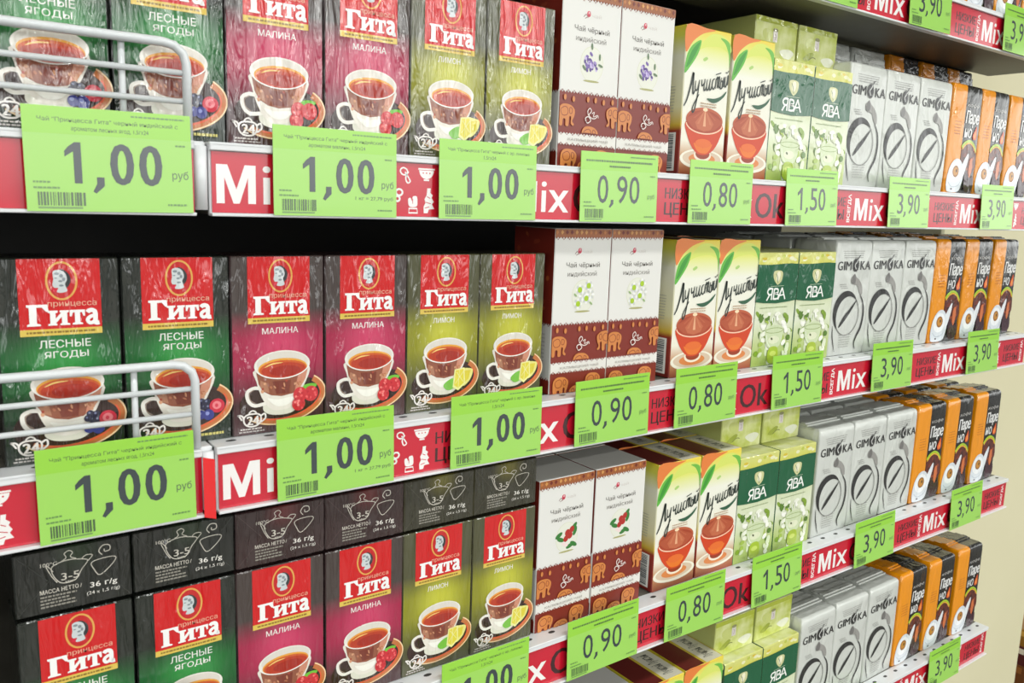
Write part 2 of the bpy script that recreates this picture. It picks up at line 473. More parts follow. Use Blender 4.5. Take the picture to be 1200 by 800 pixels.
for k in (0, 1, 2, 3, 4):
    s_ = ST if k < 3 else [0.1, 0.351, 0.603, 0.859, 1.117, 1.3705]
    strip(k, XL + 0.0015, XR - 0.0005, s_, 'long red and white promotional strip along the front of the %s' % SHELF[k])
for k in (1, 2, 3):
    strip(k, -0.5, 0.0925, [], 'red strip with white kitchen doodles on the left bay %s' % SHELF[k], left=True)

# ---------------------------------------------------------------- wire fences on the left bay
def wire_fence(k, label):
    root = empty('wire_fence', (0, -0.0125, DECK[k]))
    tag(root, label, 'shelf fence', 'wire shelf fences')
    chrome = M((214, 218, 220), 'metal')
    fr = MB()
    fr.tube([(-0.9, 0, 0.0605), (0.076, 0, 0.0605), (0.083, 0, 0.0592), (0.0885, 0, 0.0545), (0.0905, 0, 0.048), (0.0905, 0, 0.0005)], 0.0030, chrome, 12)
    fr.build('frame', root)
    for z in (0.0425, 0.0245):
        m = MB(); m.tube([(-0.9, 0.001, z), (0.0885, 0.001, z)], 0.0019, chrome, 10); m.build('wire', root)
    for x in (0.052, -0.16, -0.37):
        m = MB(); m.tube([(x, 0.0038, 0.0605), (x, 0.0038, 0.0003)], 0.0021, chrome, 10); m.build('upright', root)
wire_fence(1, 'chrome wire fence at the front edge of the upper left shelf')
wire_fence(2, 'chrome wire fence at the front edge of the middle left shelf')
wire_fence(3, 'chrome wire fence at the front edge of the lower left shelf')

# ---------------------------------------------------------------- price tags
GREEN = (158, 214, 92); GREEN_TOP = (150, 212, 62); INK = (52, 62, 66); FAINT = (104, 146, 78)
TAGTXT = {
    'berry': ('Чай "Принцесса Гита" черный индийский с', 'ароматом лесных ягод, 1,5гх24'),
    'rasp': ('Чай "Принцесса Гита" черный индийский с', 'ароматом малины, 1,5гх24'),
    'lemon': ('Чай "Принцесса Гита" черный с ар. лимона', '1,5гх24'),
}
def price_digits(a, price, x, d, w, h, bold):
    n = len(price); cw = w / (n - 1 + .52); p = x; wt = 1.0 + bold * 8
    a.up()
    for ch in price:
        if ch == ',':
            s_ = cw * .18 * wt
            a.poly([(p + cw * .14, d + h - s_ * 1.05), (p + cw * .14 + s_ * 1.1, d + h - s_ * 1.05), (p + cw * .14 + s_ * 1.1, d + h + s_ * .3), (p + cw * .1, d + h + s_ * 1.5), (p + cw * .0, d + h + s_ * 1.2), (p + cw * .14, d + h)], INK, False)
            p += cw * .52
        elif ch == '1':
            t = cw * .20 * wt; r = p + cw * .66
            a.poly([(r - t * .8, d), (r, d), (r, d + h), (r - t, d + h), (r - t, d + h * .22), (p + cw * .12, d + h * .36), (p + cw * .12, d + h * .22), (r - t * 1.6, d + h * .11)], INK, False)
            p += cw
        else:
            a.text(ch, p + cw * .09, d - h * .01, cw * .82, h * 1.02, INK, bold, up=False); p += cw
def make_tag(kind, price, variant):
    rnd = random.Random(variant * 31 + 5)
    root = empty('price_tag')
    c = MB(); c.box(-0.048, 0.048, -0.0005, 0.0, 0, 0.062, M(GREEN, 'cover'), 0)
    c.box(-0.0478, 0.0478, -0.00056, -0.0005, 0.046, 0.0618, M(GREEN_TOP, 'cover'), 0)  # paler green below this band: glare of the clear rail put into the colour
    a = Art(96, 62, 'cover', y0=-0.0006)
    if kind in TAGTXT:
        t1, t2 = TAGTXT[kind]
        a.text(t1, 8, 6.2, 80, 3.3, (70, 92, 60)); a.text(t2, 26 if len(t2) > 10 else 42, 11.2, 44 if len(t2) > 10 else 12, 3.2, (70, 92, 60), up=False)
        a.text('руб', 84.5 - 1, 35.5, 10, 6.6, (86, 104, 82), up=False)
    else:
        a.dashes(6, 7, 82, 1.7, (86, 120, 62), rnd); a.dashes(34, 11.5, 26, 1.6, (86, 120, 62), rnd, False)
        a.text('руб', 83.5, 36, 9, 5.4, (120, 156, 96), up=False)
    if kind == 'rasp': a.text('1 кг = 27,79 руб', 62, 47, 31, 3.4, (86, 104, 82), up=False)
    a.dashes(60, 2.6, 32, 1.0, FAINT, rnd, False)
    a.dashes(4, 44, 9, 1.1, FAINT, rnd, False); a.dashes(4, 47.4, 14, 1.1, FAINT, rnd, False)
    a.dashes(86, 19, 6, 1.0, FAINT, rnd, False); a.dashes(80, 56.5, 12, 1.1, FAINT, rnd, False)
    c.v += []; 
    base = len(c.v)
    c.grid(a.v, a.f, [a.mats[i] for i in a.m])
    c.build('card', root)
    d = Art(96, 62, 'cover', y0=-0.0006); d.layer = 3
    x0, x1 = (19.5, 79) if kind in TAGTXT else (19, 74)
    price_digits(d, price, x0, 20.5, x1 - x0, 24.5, 0.034 if kind in TAGTXT else 0.0)
    d.build('price_digits', root)
    bc = Art(96, 62, 'cover', y0=-0.0006); bc.layer = 3
    p = 6.0; end = 31 if kind in TAGTXT else 27
    while p < end:
        l = rnd.choice((0.35, 0.6, 0.9, 1.2)); bc.rect(p, 50.5, p + l, 58.5, (70, 96, 62), False); p += l + rnd.choice((0.4, 0.6, 0.9))
    bc.rect(6, 59.2, end - 1, 60.2, (112, 150, 84), False)
    bc.build('barcode', root)
    return root
def copy_thing(src, loc, rot=(0, 0, 0)):
    r = src.copy(); C.objects.link(r); r.location = loc; r.rotation_euler = rot
    for ch in list(src.children):
        c = ch.copy(); C.objects.link(c); c.parent = r
        for g in list(ch.children):
            d = g.copy(); C.objects.link(d); d.parent = c
    return r
TAGS = {}
USED = set()
def place(cache, key, maker, loc, rot, label, cat, group):
    if key not in cache:
        cache[key] = maker()
        o = cache[key]; o.location = loc; o.rotation_euler = rot
    else:
        o = copy_thing(cache[key], loc, rot)
    tag(o, label, cat, group)
    return o
TDESC = {'berry': ('1,00', 'under forest berry tea'), 'rasp': ('1,00', 'under raspberry tea'), 'lemon': ('1,00', 'under lemon tea'),
         'white': ('0,90', 'under white elephant tea'), 'sun': ('0,80', 'under yellow glass-cup tea'), 'jasmine': ('1,50', 'under jasmine tea'),
         'silver': ('3,90', 'under silver coffee bags'), 'orange': ('3,90', 'under orange coffee bags')}
TAGX = {
    0: {'jasmine': 0.722, 'silver': 0.925, 'orange': 1.163},
    1: {'berry': -0.006, 'rasp': 0.1445, 'lemon': 0.2785, 'white': 0.4245, 'sun': 0.565, 'jasmine': 0.721, 'silver': 0.924, 'orange': 1.161},
    2: {'berry': -0.0095, 'rasp': 0.145, 'lemon': 0.2945, 'white': 0.431, 'sun': 0.565, 'jasmine': 0.7245, 'silver': 0.926, 'orange': 1.172},
    3: {'rasp': 0.142, 'lemon': 0.291, 'white': 0.4355, 'sun': 0.572, 'jasmine': 0.719, 'silver': 0.930, 'orange': 1.182},
    4: {'silver': 0.93, 'orange': 1.175},
}
TAGZ = {0: -0.0475, 1: -0.0475, 2: -0.0478, 3: -0.0478, 4: -0.048}
for k in TAGX:
    for i, (kind, x) in enumerate(TAGX[k].items()):
        price, where = TDESC[kind]
        place(TAGS, kind, lambda: make_tag(kind, price, len(TAGS) + 1), (x + 0.048, -0.0215 - 0.0012 * (kind in ('silver', 'orange')), DECK[k] + TAGZ[k] + (0.001 if k == 2 else 0)),
              (math.radians(-1.2 if x < 0.6 else -3.0), math.radians(R.uniform(-0.5, 0.5)), 0),
              'green %s price tag on the %s, %s' % (price, SHELF[k], where), 'price tag', 'green price tags')

# ================================================================ PRODUCTS
def carton(w, d, h, m, **kw):
    b = MB(); b.box(-w / 2000, w / 2000, 0, d / 1000, 0, h / 1000, m, 0.0009, **kw)
    return b
# ---- serif word drawn as letter shapes (unit: mm) ----
def word_gita(a, x, d, w, h, c):
    """tall slab-serif capital Г then lower-case и т а"""
    a.up()
    U = lambda px, py: (x + px * w, d + py * h)
    def P(*pts): a.poly([U(*p) for p in pts], c, False)
    P((0, 0), (0, .10), (.035, .14), (.035, .88), (0, .92), (0, 1), (.185, 1), (.185, .92), (.135, .88), (.135, .13), (.21, .13), (.265, .34), (.30, .34), (.285, 0))
    t = .30                                                           # top of small letters
    P((.285, t), (.285, t + .09), (.315, t + .12), (.315, .90), (.285, .93), (.285, 1), (.41, 1), (.41, .93), (.39, .90), (.39, t + .12), (.42, t + .09), (.42, t))
    P((.45, t), (.45, t + .09), (.475, t + .12), (.475, .90), (.45, .93), (.45, 1), (.585, 1), (.585, .93), (.55, .90), (.55, t + .12), (.575, t + .09), (.575, t))
    a.up()
    P((.385, .92), (.385, .70), (.48, t + .06), (.48, t + .28))
    P((.585, t), (.585, t + .30), (.612, t + .30), (.63, t + .12), (.655, t + .12), (.655, .90), (.62, .93), (.62, 1), (.765, 1), (.765, .93), (.73, .90), (.73, t + .12), (.755, t + .12), (.775, t + .30), (.80, t + .30), (.80, t))
    a.line([U(*p) for p in smooth([(.835, t + .14), (.86, t + .06), (.91, t + .05), (.945, t + .17), (.945, .90), (.965, .96), (1.0, .95)], 5)], w * .068, c)
    a.line([U(*p) for p in smooth([(.945, .60), (.88, .64), (.835, .78), (.855, .93), (.90, .94), (.945, .82)], 5)], w * .055, c)
def cameo(a, cx, d, s):
    """silver cameo head in profile inside a gold oval"""
    a.disc(cx, d, 8.4 * s, 11.6 * s, (196, 30, 34))
    a.ring(cx, d, 8.6 * s, 11.8 * s, 1.25 * s, (226, 168, 84))
    Q = lambda pts: [(cx + p[0] * s, d + p[1] * s) for p in pts]
    a.poly(smooth(Q([(-1, -7), (2.5, -6.4), (5, -3), (5.2, 0.5), (4, 3.4), (2.2, 4.4), (0, 1)]), 4, True), (52, 56, 58))
    a.poly(smooth(Q([(-4.6, -6), (-1, -7), (2.2, -5), (3.2, -1), (2, 2), (2.6, 4.5), (3, 6.6), (0, 7.6), (-3, 7), (-2, 4.6), (-4.4, 4.2), (-5.2, 2), (-4.6, -1)]), 4, True), (206, 212, 214))
    a.up()
    for p in ((-2.6, -4.6, 1.5, .9), (0, -3.2, 1.2, 1.2), (1.3, -1, .9, 1.3), (-.6, .2, 1.2, .7), (-3.2, -1.8, .9, .4), (-.2, 3, 1.4, .7)):
        a.disc(cx + p[0] * s, d + p[1] * s, p[2] * s, p[3] * s, (132, 142, 148), 10, up=False)
    a.up()
    a.poly(Q([(-5, 4.4), (-2.2, 4.8), (-3.2, 7.4), (-5.4, 6.6)]), (214, 34, 60), False)
GW, GD, GH = 71.0, 45.0, 132.6
FLAV = {
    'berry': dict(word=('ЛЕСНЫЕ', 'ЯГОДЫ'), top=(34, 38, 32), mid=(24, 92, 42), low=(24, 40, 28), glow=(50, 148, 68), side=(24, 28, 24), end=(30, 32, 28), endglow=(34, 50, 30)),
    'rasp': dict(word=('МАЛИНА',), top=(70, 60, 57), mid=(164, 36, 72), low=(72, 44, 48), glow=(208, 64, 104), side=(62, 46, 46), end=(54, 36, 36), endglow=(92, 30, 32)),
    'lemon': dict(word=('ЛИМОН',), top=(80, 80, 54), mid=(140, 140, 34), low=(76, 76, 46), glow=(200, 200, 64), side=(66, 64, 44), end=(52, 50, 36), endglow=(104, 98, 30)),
}
GITA_MAT = {}
def gita_mats(f):
    if f not in GITA_MAT:
        v = FLAV[f]
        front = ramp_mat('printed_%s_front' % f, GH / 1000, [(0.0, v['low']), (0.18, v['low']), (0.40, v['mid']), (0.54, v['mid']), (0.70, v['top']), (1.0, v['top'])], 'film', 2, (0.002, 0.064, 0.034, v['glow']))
        GITA_MAT[f] = (front, M(v['side'], 'film'), M(v['end'], 'film'))
    return GITA_MAT[f]
def teapot_badge(a, x, d, s, c):
    Q = lambda pts: [(x + p[0] * s, d + p[1] * s) for p in pts]
    a.up()
    a.line(smooth(Q([(3, 6.5), (1, 3.4), (0, 2.6), (3, 3.2), (4.6, 6)]), 4), 1.15 * s, c, False)
    a.line(smooth(Q([(4.4, 5), (7, 2.8), (11, 2.4), (15, 2.8), (17.2, 5), (16.6, 9), (13.4, 11.6), (8, 11.6), (4.8, 9)]), 4, True), 1.2 * s, c, False, True)
    a.line(smooth(Q([(8, 2.6), (9, 0.9), (11, 0), (13, 0.9), (14, 2.6)]), 4), 1.0 * s, c, False)
    a.line(smooth(Q([(17, 4.6), (20, 3), (20.6, 6.4), (17.2, 9.2)]), 4), 1.2 * s, c, False)
    a.text('24', x + 6.4 * s, d + 4 * s, 9.6 * s, 6.6 * s, c, 0.06)
def cup_picture(a, f):
    rnd = random.Random(3)
    W = (236, 232, 224)
    # saucer with its dark printed shade, gold and red rim
    a.disc(38, 108, 33, 17.5, (54, 34, 30), rot=-6)
    a.line(ell(38.5, 107, 31.5, 17.5, 30, -38, 140, -6), 5.0, (196, 116, 62)); a.line(ell(38.5, 107, 33.6, 19.4, 30, -40, 146, -6), 1.0, (244, 214, 170))
    a.line(ell(38.5, 107, 29.6, 15.8, 26, -20, 120, -6), 1.2, (224, 92, 58))
    a.poly(smooth([(24, 108), (30, 106), (46, 106), (52, 112), (44, 119), (30, 119), (23, 115)], 5, True), (222, 220, 206))
    # handle
    a.line(smooth([(21, 98), (16, 97.4), (11, 100), (11.6, 106.5), (16, 110.5), (23, 110), (28, 108.6)], 5), 2.6, W)
    a.line(smooth([(16, 98.6), (12.6, 101), (13.2, 106), (17, 109)], 5), 0.7, (150, 130, 116), False)
    # bowl
    a.poly(smooth([(16.6, 84), (18.0, 93), (20.6, 102), (24, 109), (29, 114.6), (36, 116), (43.6, 114.6), (49, 108), (54.5, 99), (59, 84), (38, 88)], 4, True), (232, 226, 216))
    a.poly([(57.8, 86)] + ell(37.8, 81.4, 20.4, 10.6, 20, 12, 168) + [(18, 87), (19.6, 95), (23, 100.6), (29, 104), (37, 105.4), (46, 104), (52.6, 98.6)], (146, 84, 62))
    a.poly([(50, 90.6), (57.6, 86.6), (55.8, 93.6), (52, 99.4), (47, 103)], (206, 138, 112))
    a.poly([(21, 92), (26, 94.6), (27.6, 102), (23.4, 100.4), (20.4, 96)], (176, 122, 94))
    a.poly([(30, 93.4), (44, 93.6), (43, 103.6), (33, 103.4)], (122, 54, 40))
    a.up()
    for i in range(18):
        a.disc(rnd.uniform(21, 54), rnd.uniform(93.6, 101.6), rnd.uniform(.8, 2.0), rnd.uniform(0.5, 1.1), rnd.choice(((186, 116, 84), (206, 148, 112), (168, 66, 50), (216, 160, 124))), 9, rnd.uniform(0, 90), False)
    a.poly(smooth([(26, 106), (34, 107.6), (46, 106.6), (42, 112), (33, 112.6)], 4, True), (246, 244, 236))
    # rim and tea
    a.disc(37.8, 81.2, 21.6, 10.8, W, 40)
    a.disc(38.0, 79.8, 19.6, 8.4, (222, 216, 206), 36)
    a.disc(38.2, 83.8, 19.0, 7.5, (232, 164, 60), 36); a.disc(38.4, 84.6, 18.4, 6.7, (206, 92, 38), 36); a.disc(38.8, 85.4, 17.2, 5.8, (186, 58, 30), 30); a.disc(40, 86.2, 12, 4.2, (166, 40, 26), 30)
    a.line(smooth([(24, 82.6), (30, 80.2), (38, 79.6)], 4), .9, (244, 206, 120), taper=lambda t: .2 + math.sin(math.pi * t)); a.line(ell(37.8, 81.3, 21.0, 10.4, 30, 6, 174), 0.9, (246, 242, 236))
    # steam
    a.up()
    for sx, sd in ((31, 71), (37, 69.4), (43, 70.4)):
        a.line(smooth([(sx, sd), (sx + 1.2, sd - 2.4), (sx - .6, sd - 4.6)], 4), 1.1, FLAV[f]['glow'], False, taper=lambda t: 1 - t * .9)
    # fruit
    if f == 'rasp':
        a.poly(smooth([(54, 99), (60, 97.6), (65, 99), (61, 102.4), (55, 103)], 4, True), (112, 190, 56))
        for cx, cd, r in ((51.5, 105.5, 5.6), (60, 105.6, 5.8), (50, 112.6, 5.2)):
            a.disc(cx, cd, r, r * 1.04, (204, 44, 54), 20)
            a.up()
            for i in range(12): a.disc(cx + rnd.uniform(-.72, .72) * r, cd + rnd.uniform(-.72, .72) * r, 1.0, 1.0, rnd.choice(((232, 88, 92), (240, 128, 124), (188, 30, 44))), 8, 0, False)
    elif f == 'berry':
        for cx, cd in ((50, 103), (53.6, 103.6), (51, 107), (54.6, 107.4), (48.4, 106)):
            a.disc(cx, cd, 2.4, 2.4, (40, 40, 66), 14); a.disc(cx - .6, cd - .6, .8, .8, (120, 126, 160), 8, up=False)
        a.disc(60.6, 107, 5.4, 5.2, (206, 44, 66), 20); a.disc(60.4, 106.6, 3.2, 3.0, (236, 130, 138), 16); a.disc(60.2, 106.8, 1.2, 1.4, (214, 60, 80), 10)
        for cx, cd, r in ((54.4, 113, 4.0), (49, 112.6, 3.4)):
            a.disc(cx, cd, r, r, (58, 62, 138), 18); a.disc(cx - .9, cd - 1, r * .4, r * .35, (142, 150, 210), 10)
    else:
        a.poly(smooth([(40, 108), (46, 106), (50, 109), (46, 115), (40, 116), (36, 112)], 4, True), (122, 190, 70))
        a.poly(smooth([(53, 99), (62, 98.6), (66, 101), (63, 109), (56, 114), (53, 108)], 4, True), (232, 226, 132)); a.poly([(55, 100.6), (63.6, 100.4), (61.6, 108), (56.6, 111.4)], (222, 206, 62))
        a.poly([(47, 98.6), (57, 97.6), (58, 112), (51, 117.4), (45.4, 114)], (238, 234, 160)); a.poly([(48.2, 99.6), (56, 98.8), (56.8, 111), (51, 115.2), (46.8, 112.4)], (226, 212, 70))
        a.up(); a.line([(52, 99.4), (51, 114.8)], .5, (240, 236, 170), False); a.line([(49, 101), (56, 110)], .5, (240, 236, 170), False); a.line([(56, 101), (48, 111)], .5, (240, 236, 170), False)
def make_gita(f):
    root = empty('tea_box')
    front, side, end = gita_mats(f)
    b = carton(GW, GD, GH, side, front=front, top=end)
    a = Art(GW, GH)
    ws = FLAV[f]['word']
    if len(ws) == 1: a.text(ws[0], 22.8 if f == 'rasp' else 25, 53.0, 27.6 if f == 'rasp' else 21, 4.5, (238, 234, 230), 0.012)
    else:
        a.text(ws[0], 22.5, 52.4, 30, 5.2, (234, 234, 228), 0.012); a.text(ws[1], 25.2, 59.8, 25.6, 5.2, (234, 234, 228), 0.012, up=False)
    rnd = random.Random(4)
    a.dashes(5.5, 127.4, 16, 1.0, (214, 206, 202), rnd, False); a.dashes(4.5, 129.4, 19, 1.0, (186, 178, 176), rnd, False)
    if f == 'berry': a.dashes(46, 126.5, 19, 1.8, (206, 196, 110), rnd, False)
    b.grid(a.v, a.f, [a.mats[i] for i in a.m]); b.build('carton', root)
    p = Art(GW, GH); p.layer = 4
    cup_picture(p, f); p.build('tea_picture', root)
    t = Art(GW, GH); t.layer = 48
    teapot_badge(t, 3.5, 114.0, 1.0, (236, 230, 226)); t.build('teapot_badge', root)
    l = Art(GW, GH); l.layer = 4
    l.rect(12.4, 0.6, 59.6, 45.2, (206, 20, 24)); l.rect(12.4, 45.2, 59.6, 49.4, (222, 192, 84), False)
    l.dashes(16, 46.6, 40, 1.3, (140, 110, 40), rnd)
    cameo(l, 37, 14.6, 1.0)
    l.text('принцесса', 28.4, 28.0, 28.4, 3.8, (236, 176, 150), 0.004)
    word_gita(l, 16.4, 29.4, 41.6, 13.6, (248, 246, 244))
    l.build('brand_label', root)
    return root
def make_gita_lying(f):
    """the same box on its back on top of the row: its printed end looks out"""
    root = empty('tea_box')
    v = FLAV[f]
    m = ramp_mat('printed_%s_end' % f, 0.0445, [(0.0, v['end']), (1.0, v['end'])], 'film', 2, (0.002, 0.040, 0.020, v['endglow']))
    b = carton(GW, GH, 44.5, M(v['side'], 'film'), front=m)
    b.build('carton', root)
    a = Art(GW, 44.5); c = (214, 208, 196)
    Q = lambda pts: pts
    a.up()
    a.line(smooth([(23, 16), (20.6, 12.4), (19, 11.6), (22, 19), (25, 24)], 4), .5, c, False)
    a.line(smooth([(22, 13.4), (26, 10.6), (33, 9.6), (40, 10.8), (44, 12.6), (40, 18), (36, 24.4), (28, 25), (23.6, 20)], 4, True), .55, c, False, True)
    a.line(smooth([(28, 10), (31, 7.8), (30, 4.8), (33, 3.2), (35, 5), (33.6, 7.6), (37, 9.6)], 4), .5, c, False)
    a.line(smooth([(40, 11), (43, 8.6), (47, 9.4), (44, 13)], 4), .5, c, False)
    a.line(smooth([(46.4, 14.6), (56, 13), (61.6, 14.4), (57.6, 20), (51, 24.6), (47.6, 20)], 4, True), .55, c, False, True)
    a.line(smooth([(53, 10.6), (51, 7.6), (53.6, 4), (57.6, 4.6), (57.8, 8), (54.6, 8.6), (54.4, 6.6)], 4), .6, c, False)
    for p in ([(1, 1), (20, 22)], [(70, 1), (52, 22)], [(1, 43), (20, 22)], [(70, 43), (52, 22)]): a.line(p, .35, tuple(min(255, q + 26) for q in v['end']), False)
    a.text('100°C', 15.6, 9.0, 10, 2.6, c, .01, up=False); a.text('3-5', 27.5, 18.2, 11, 5.0, c, .02, up=False); a.text('мин', 30, 24.0, 5.6, 1.4, c, up=False)
    a.text('МАССА НЕТТО /', 14.6, 27.6, 25, 3.0, c, .014, up=False)
    rnd = random.Random(2)
    for i in range(4): a.dashes(14.6, 32.0 + i * 2.3, rnd.uniform(17, 22), 1.2, (142, 138, 128), rnd, False)
    a.text('36 г/g', 44.6, 28.8, 17, 4.8, (238, 234, 226), .016, up=False); a.text('(24 x 1,5 г/g)', 42.4, 35.0, 20.6, 3.0, (226, 222, 214), .004, up=False)
    a.build('brewing_guide', root)
    return root

# ---- white tea box with a brown elephant band ----
WWD, WD, WH = 70.0, 62.0, 155.0
BROWN = (126, 40, 28); OR = (206, 128, 66)
def zig(a, d, up_dir, c, w, step=3.4, amp=1.9):
    a.up()
    x = 0
    while x + step <= w + .1:
        a.poly([(x, d), (x + step / 2, d + up_dir * amp), (x + step, d)], c, False)
        x += step
    x = step
    while x < w:
        a.line([(x - .8, d + up_dir * (amp + .9)), (x + .8, d + up_dir * (amp - .5))], .35, c, False); a.line([(x + .8, d + up_dir * (amp + .9)), (x - .8, d + up_dir * (amp - .5))], .35, c, False)
        x += step * 2
def elephant(a, x, d, s, flip=1, clip=None):
    Q = lambda pts: [(x + flip * p[0] * s, d + p[1] * s) for p in pts]
    a.up()
    def pl(pts, c):
        q = Q(pts)
        if clip: q = [(max(clip[0], min(clip[1], p[0])), max(clip[2], min(clip[3], p[1]))) for p in q]
        a.poly(q, c, False)
    pl(smooth([(-8, -4), (-4, -7.5), (3, -7.6), (7, -6), (9.6, -3), (9, 2), (7, 6), (9, 8.4), (8, 9.8), (5.4, 8), (5.6, 3), (3.6, 2.6), (3, 10), (-0.4, 10), (-.6, 5), (-3.4, 5), (-4, 10), (-7.4, 10), (-8.4, 3)], 3, True), OR)
    a.up()
    for p in (((-6, -3), (-1, -5.6), (2, -3), (1, 1), (-4, 1.6)), ((4, -5), (6.6, -4), (6.4, -.6), (4, -.4))):
        q = Q(smooth(list(p), 3, True))
        if clip: q = [(max(clip[0], min(clip[1], t[0])), max(clip[2], min(clip[3], t[1]))) for t in q]
        a.line(q, .55 * s, BROWN, False, True)
def make_white(v):
    rnd = random.Random(6)
    root = empty('tea_box')
    b = carton(WWD, WD, WH, M((226, 225, 220), 'card'), top=M((214, 212, 206), 'card'))
    a = Art(WWD, WH, 'card')
    def band(a, w, full):
        a.rect(0.3, 0.4, w - .3, 7.6, (158, 92, 50)); zig(a, 7.6, 1, (134, 66, 40), w)
        a.up()
        for i in range(12): a.poly([(2 + i * w / 12, 1), (2 + i * w / 12 + 2.2, 3.4), (2 + i * w / 12, 5.6), (2 + i * w / 12 - 1.6, 3.4)], rnd.choice(((208, 150, 84), (116, 40, 30), (190, 118, 60))), False)
    band(a, WWD, True)
    # lower brown field, white lettered ribbon, brown foot
    a.rect(.3, 90, WWD - .3, WH - .3, BROWN); zig(a, 90, -1, BROWN, WWD)
    a.rect(.3, 124.4, WWD - .3, 135.6, (228, 226, 220)); zig(a, 124.4, 1, BROWN, WWD, 3.4, 1.5); zig(a, 135.6, -1, BROWN, WWD, 3.4, 1.5)
    cl = (0.4, WWD - .4, 91, 123.6)
    elephant(a, 8, 108, 1.05, 1, cl); elephant(a, 66, 106, 1.05, -1, cl); elephant(a, 36, 126, 1.1, 1, cl)
    for x in (6, 16, 33, 42, 52, 63): a.disc(x, 94 + (x % 3), 1.6, 2.6, OR, 10, 0, False)
    cl2 = (0.4, WWD - .4, 137.4, WH - .5)
    elephant(a, 12, 147, 1.05, 1, cl2); elephant(a, 52, 146, 1.05, 1, cl2); elephant(a, 33, 156, 1.0, -1, cl2)
    a.up()
    a.line(smooth([(32, 114), (30.6, 110.6), (34, 109), (37, 112), (33.4, 114.6), (31.4, 113)], 4), .9, (238, 226, 220), False)
    a.line(smooth([(34, 108), (33, 104), (35.6, 101.4), (37.4, 104), (34.6, 107.4), (38, 110), (42, 110), (44.6, 108)], 4), .8, (238, 226, 220), False)
    a.line(smooth([(38, 106), (41, 104.6), (40, 108.6), (45, 107), (46, 109.4)], 4), .7, (238, 226, 220), False)
    a.text('КАЛМЫЦКИЙ ЧАЙ', 11, 128.4, 48, 3.4, (150, 142, 136), .002)
    b.grid(a.v, a.f, [a.mats[i] for i in a.m])
    # left side: brown field above, white ribbon column, brown foot
    s = Art(WD, WH, 'card', 'left', y0=-WWD / 2000)
    s.rect(.4, .5, WD - .4, 88, BROWN); s.up()
    for i in range(22): s.disc(rnd.uniform(4, WD - 4), rnd.uniform(6, 84), rnd.uniform(1.2, 3), rnd.uniform(1.5, 3.4), rnd.choice(((170, 84, 44), (150, 62, 38))), 9, rnd.uniform(0, 90), False)
    zig(s, 88, 1, BROWN, WD); s.rect(.4, 142, WD - .4, WH - .4, BROWN); zig(s, 142, -1, BROWN, WD)
    s.up()
    for i in range(8): s.dashes(8, 98 + i * 3.6, WD - 16, 1.0, (188, 186, 180), rnd, False)
    b.grid(s.v, s.f, [s.mats[i] for i in s.m])
    b.build('carton', root)
    t = Art(WWD, WH, 'card'); t.layer = 3
    t.line(smooth([(24.5, 23.6), (27, 21), (28.6, 23), (26, 24.6)], 4), .6, (122, 76, 70)); t.disc(30.4, 20.4, 2.2, 2.6, (206, 58, 84)); t.disc(30.8, 19.6, .9, 1.2, (250, 210, 214), 10)
    t.line([(29, 24), (32, 18)], .5, (150, 40, 50), False); t.text('чай', 34.5, 19.6, 11, 3.2, (206, 200, 194), 0, up=False)
    g = (112, 108, 102)
    t.text('Чай чёрный', 14.5, 31, 41.5, 6.2, g, .012); t.text('индийский', 16.5, 39.4, 36, 5.8, (140, 136, 130), .006, up=False)
    t.build('title', root)
    p = Art(WWD, WH, 'card'); p.layer = 3
    cx, cd = 36.5, 63
    p.disc(cx, cd, 11.5, 13, (214, 216, 190)); p.disc(cx, cd, 11.1, 12.6, (226, 227, 214))
    p.disc(cx, cd + 12.2, 8, .8, (170, 168, 110))
    p.up()
    if v == 'chamomile':
        for x, d in ((33, 58), (42, 55), (40, 65), (31.6, 69), (44, 62), (36, 63)):
            for k in range(8): p.disc(x + 2.9 * math.cos(k * .785), d + 2.9 * math.sin(k * .785), 1.6, 1.1, (206, 208, 204) if k % 2 else (240, 240, 238), 8, math.degrees(k * .785), False)
        p.up()
        for x, d in ((33, 58), (42, 55), (40, 65), (31.6, 69)): p.disc(x, d, 2.3, 2.3, (166, 200, 40), 12, 0, False)
        for x, d in ((28.6, 62), (45, 69)): p.disc(x, d, 2, .8, (150, 180, 120), 8, 40, False)
    elif v == 'thyme':
        for i in range(46):
            an = rnd.uniform(0, 6.28); r = rnd.uniform(0, 8)
            p.disc(cx - .5 + r * math.cos(an), cd + r * math.sin(an), 1.6, 1.1, rnd.choice(((120, 96, 168), (158, 136, 198), (92, 70, 140), (196, 182, 222))), 8, rnd.uniform(0, 90), False)
        for x, d in ((45, 63), (44, 57), (29, 66), (36, 50)): p.disc(x, d, 2.6, 1.0, (96, 122, 88), 8, rnd.uniform(0, 90), False)
    else:
        for x, d, r in ((30, 64, 20), (44, 55, -50), (28, 60, -30), (44, 70, 30), (40, 71, -20), (45, 59, -70)): p.disc(x, d, 4.2, 1.9, (54, 122, 52), 12, r, False)
        for x, d in ((37, 59), (40, 62), (35.6, 64), (41.6, 57)): p.disc(x, d, 2.5, 3.0, (176, 46, 38), 12, 30, False)
        for x, d in ((36, 69.6), (33.6, 68)): p.disc(x, d, 2.2, 1.7, (238, 216, 214), 10, 0, False)
    ox, oz = (cx - WWD / 2) / 1000, (WH - cd) / 1000
    p.v = [(ox + (q[0] - ox) * 1.2, q[1], oz + (q[2] - oz) * 1.2) for q in p.v]
    p.build('flower_picture', root)
    return root

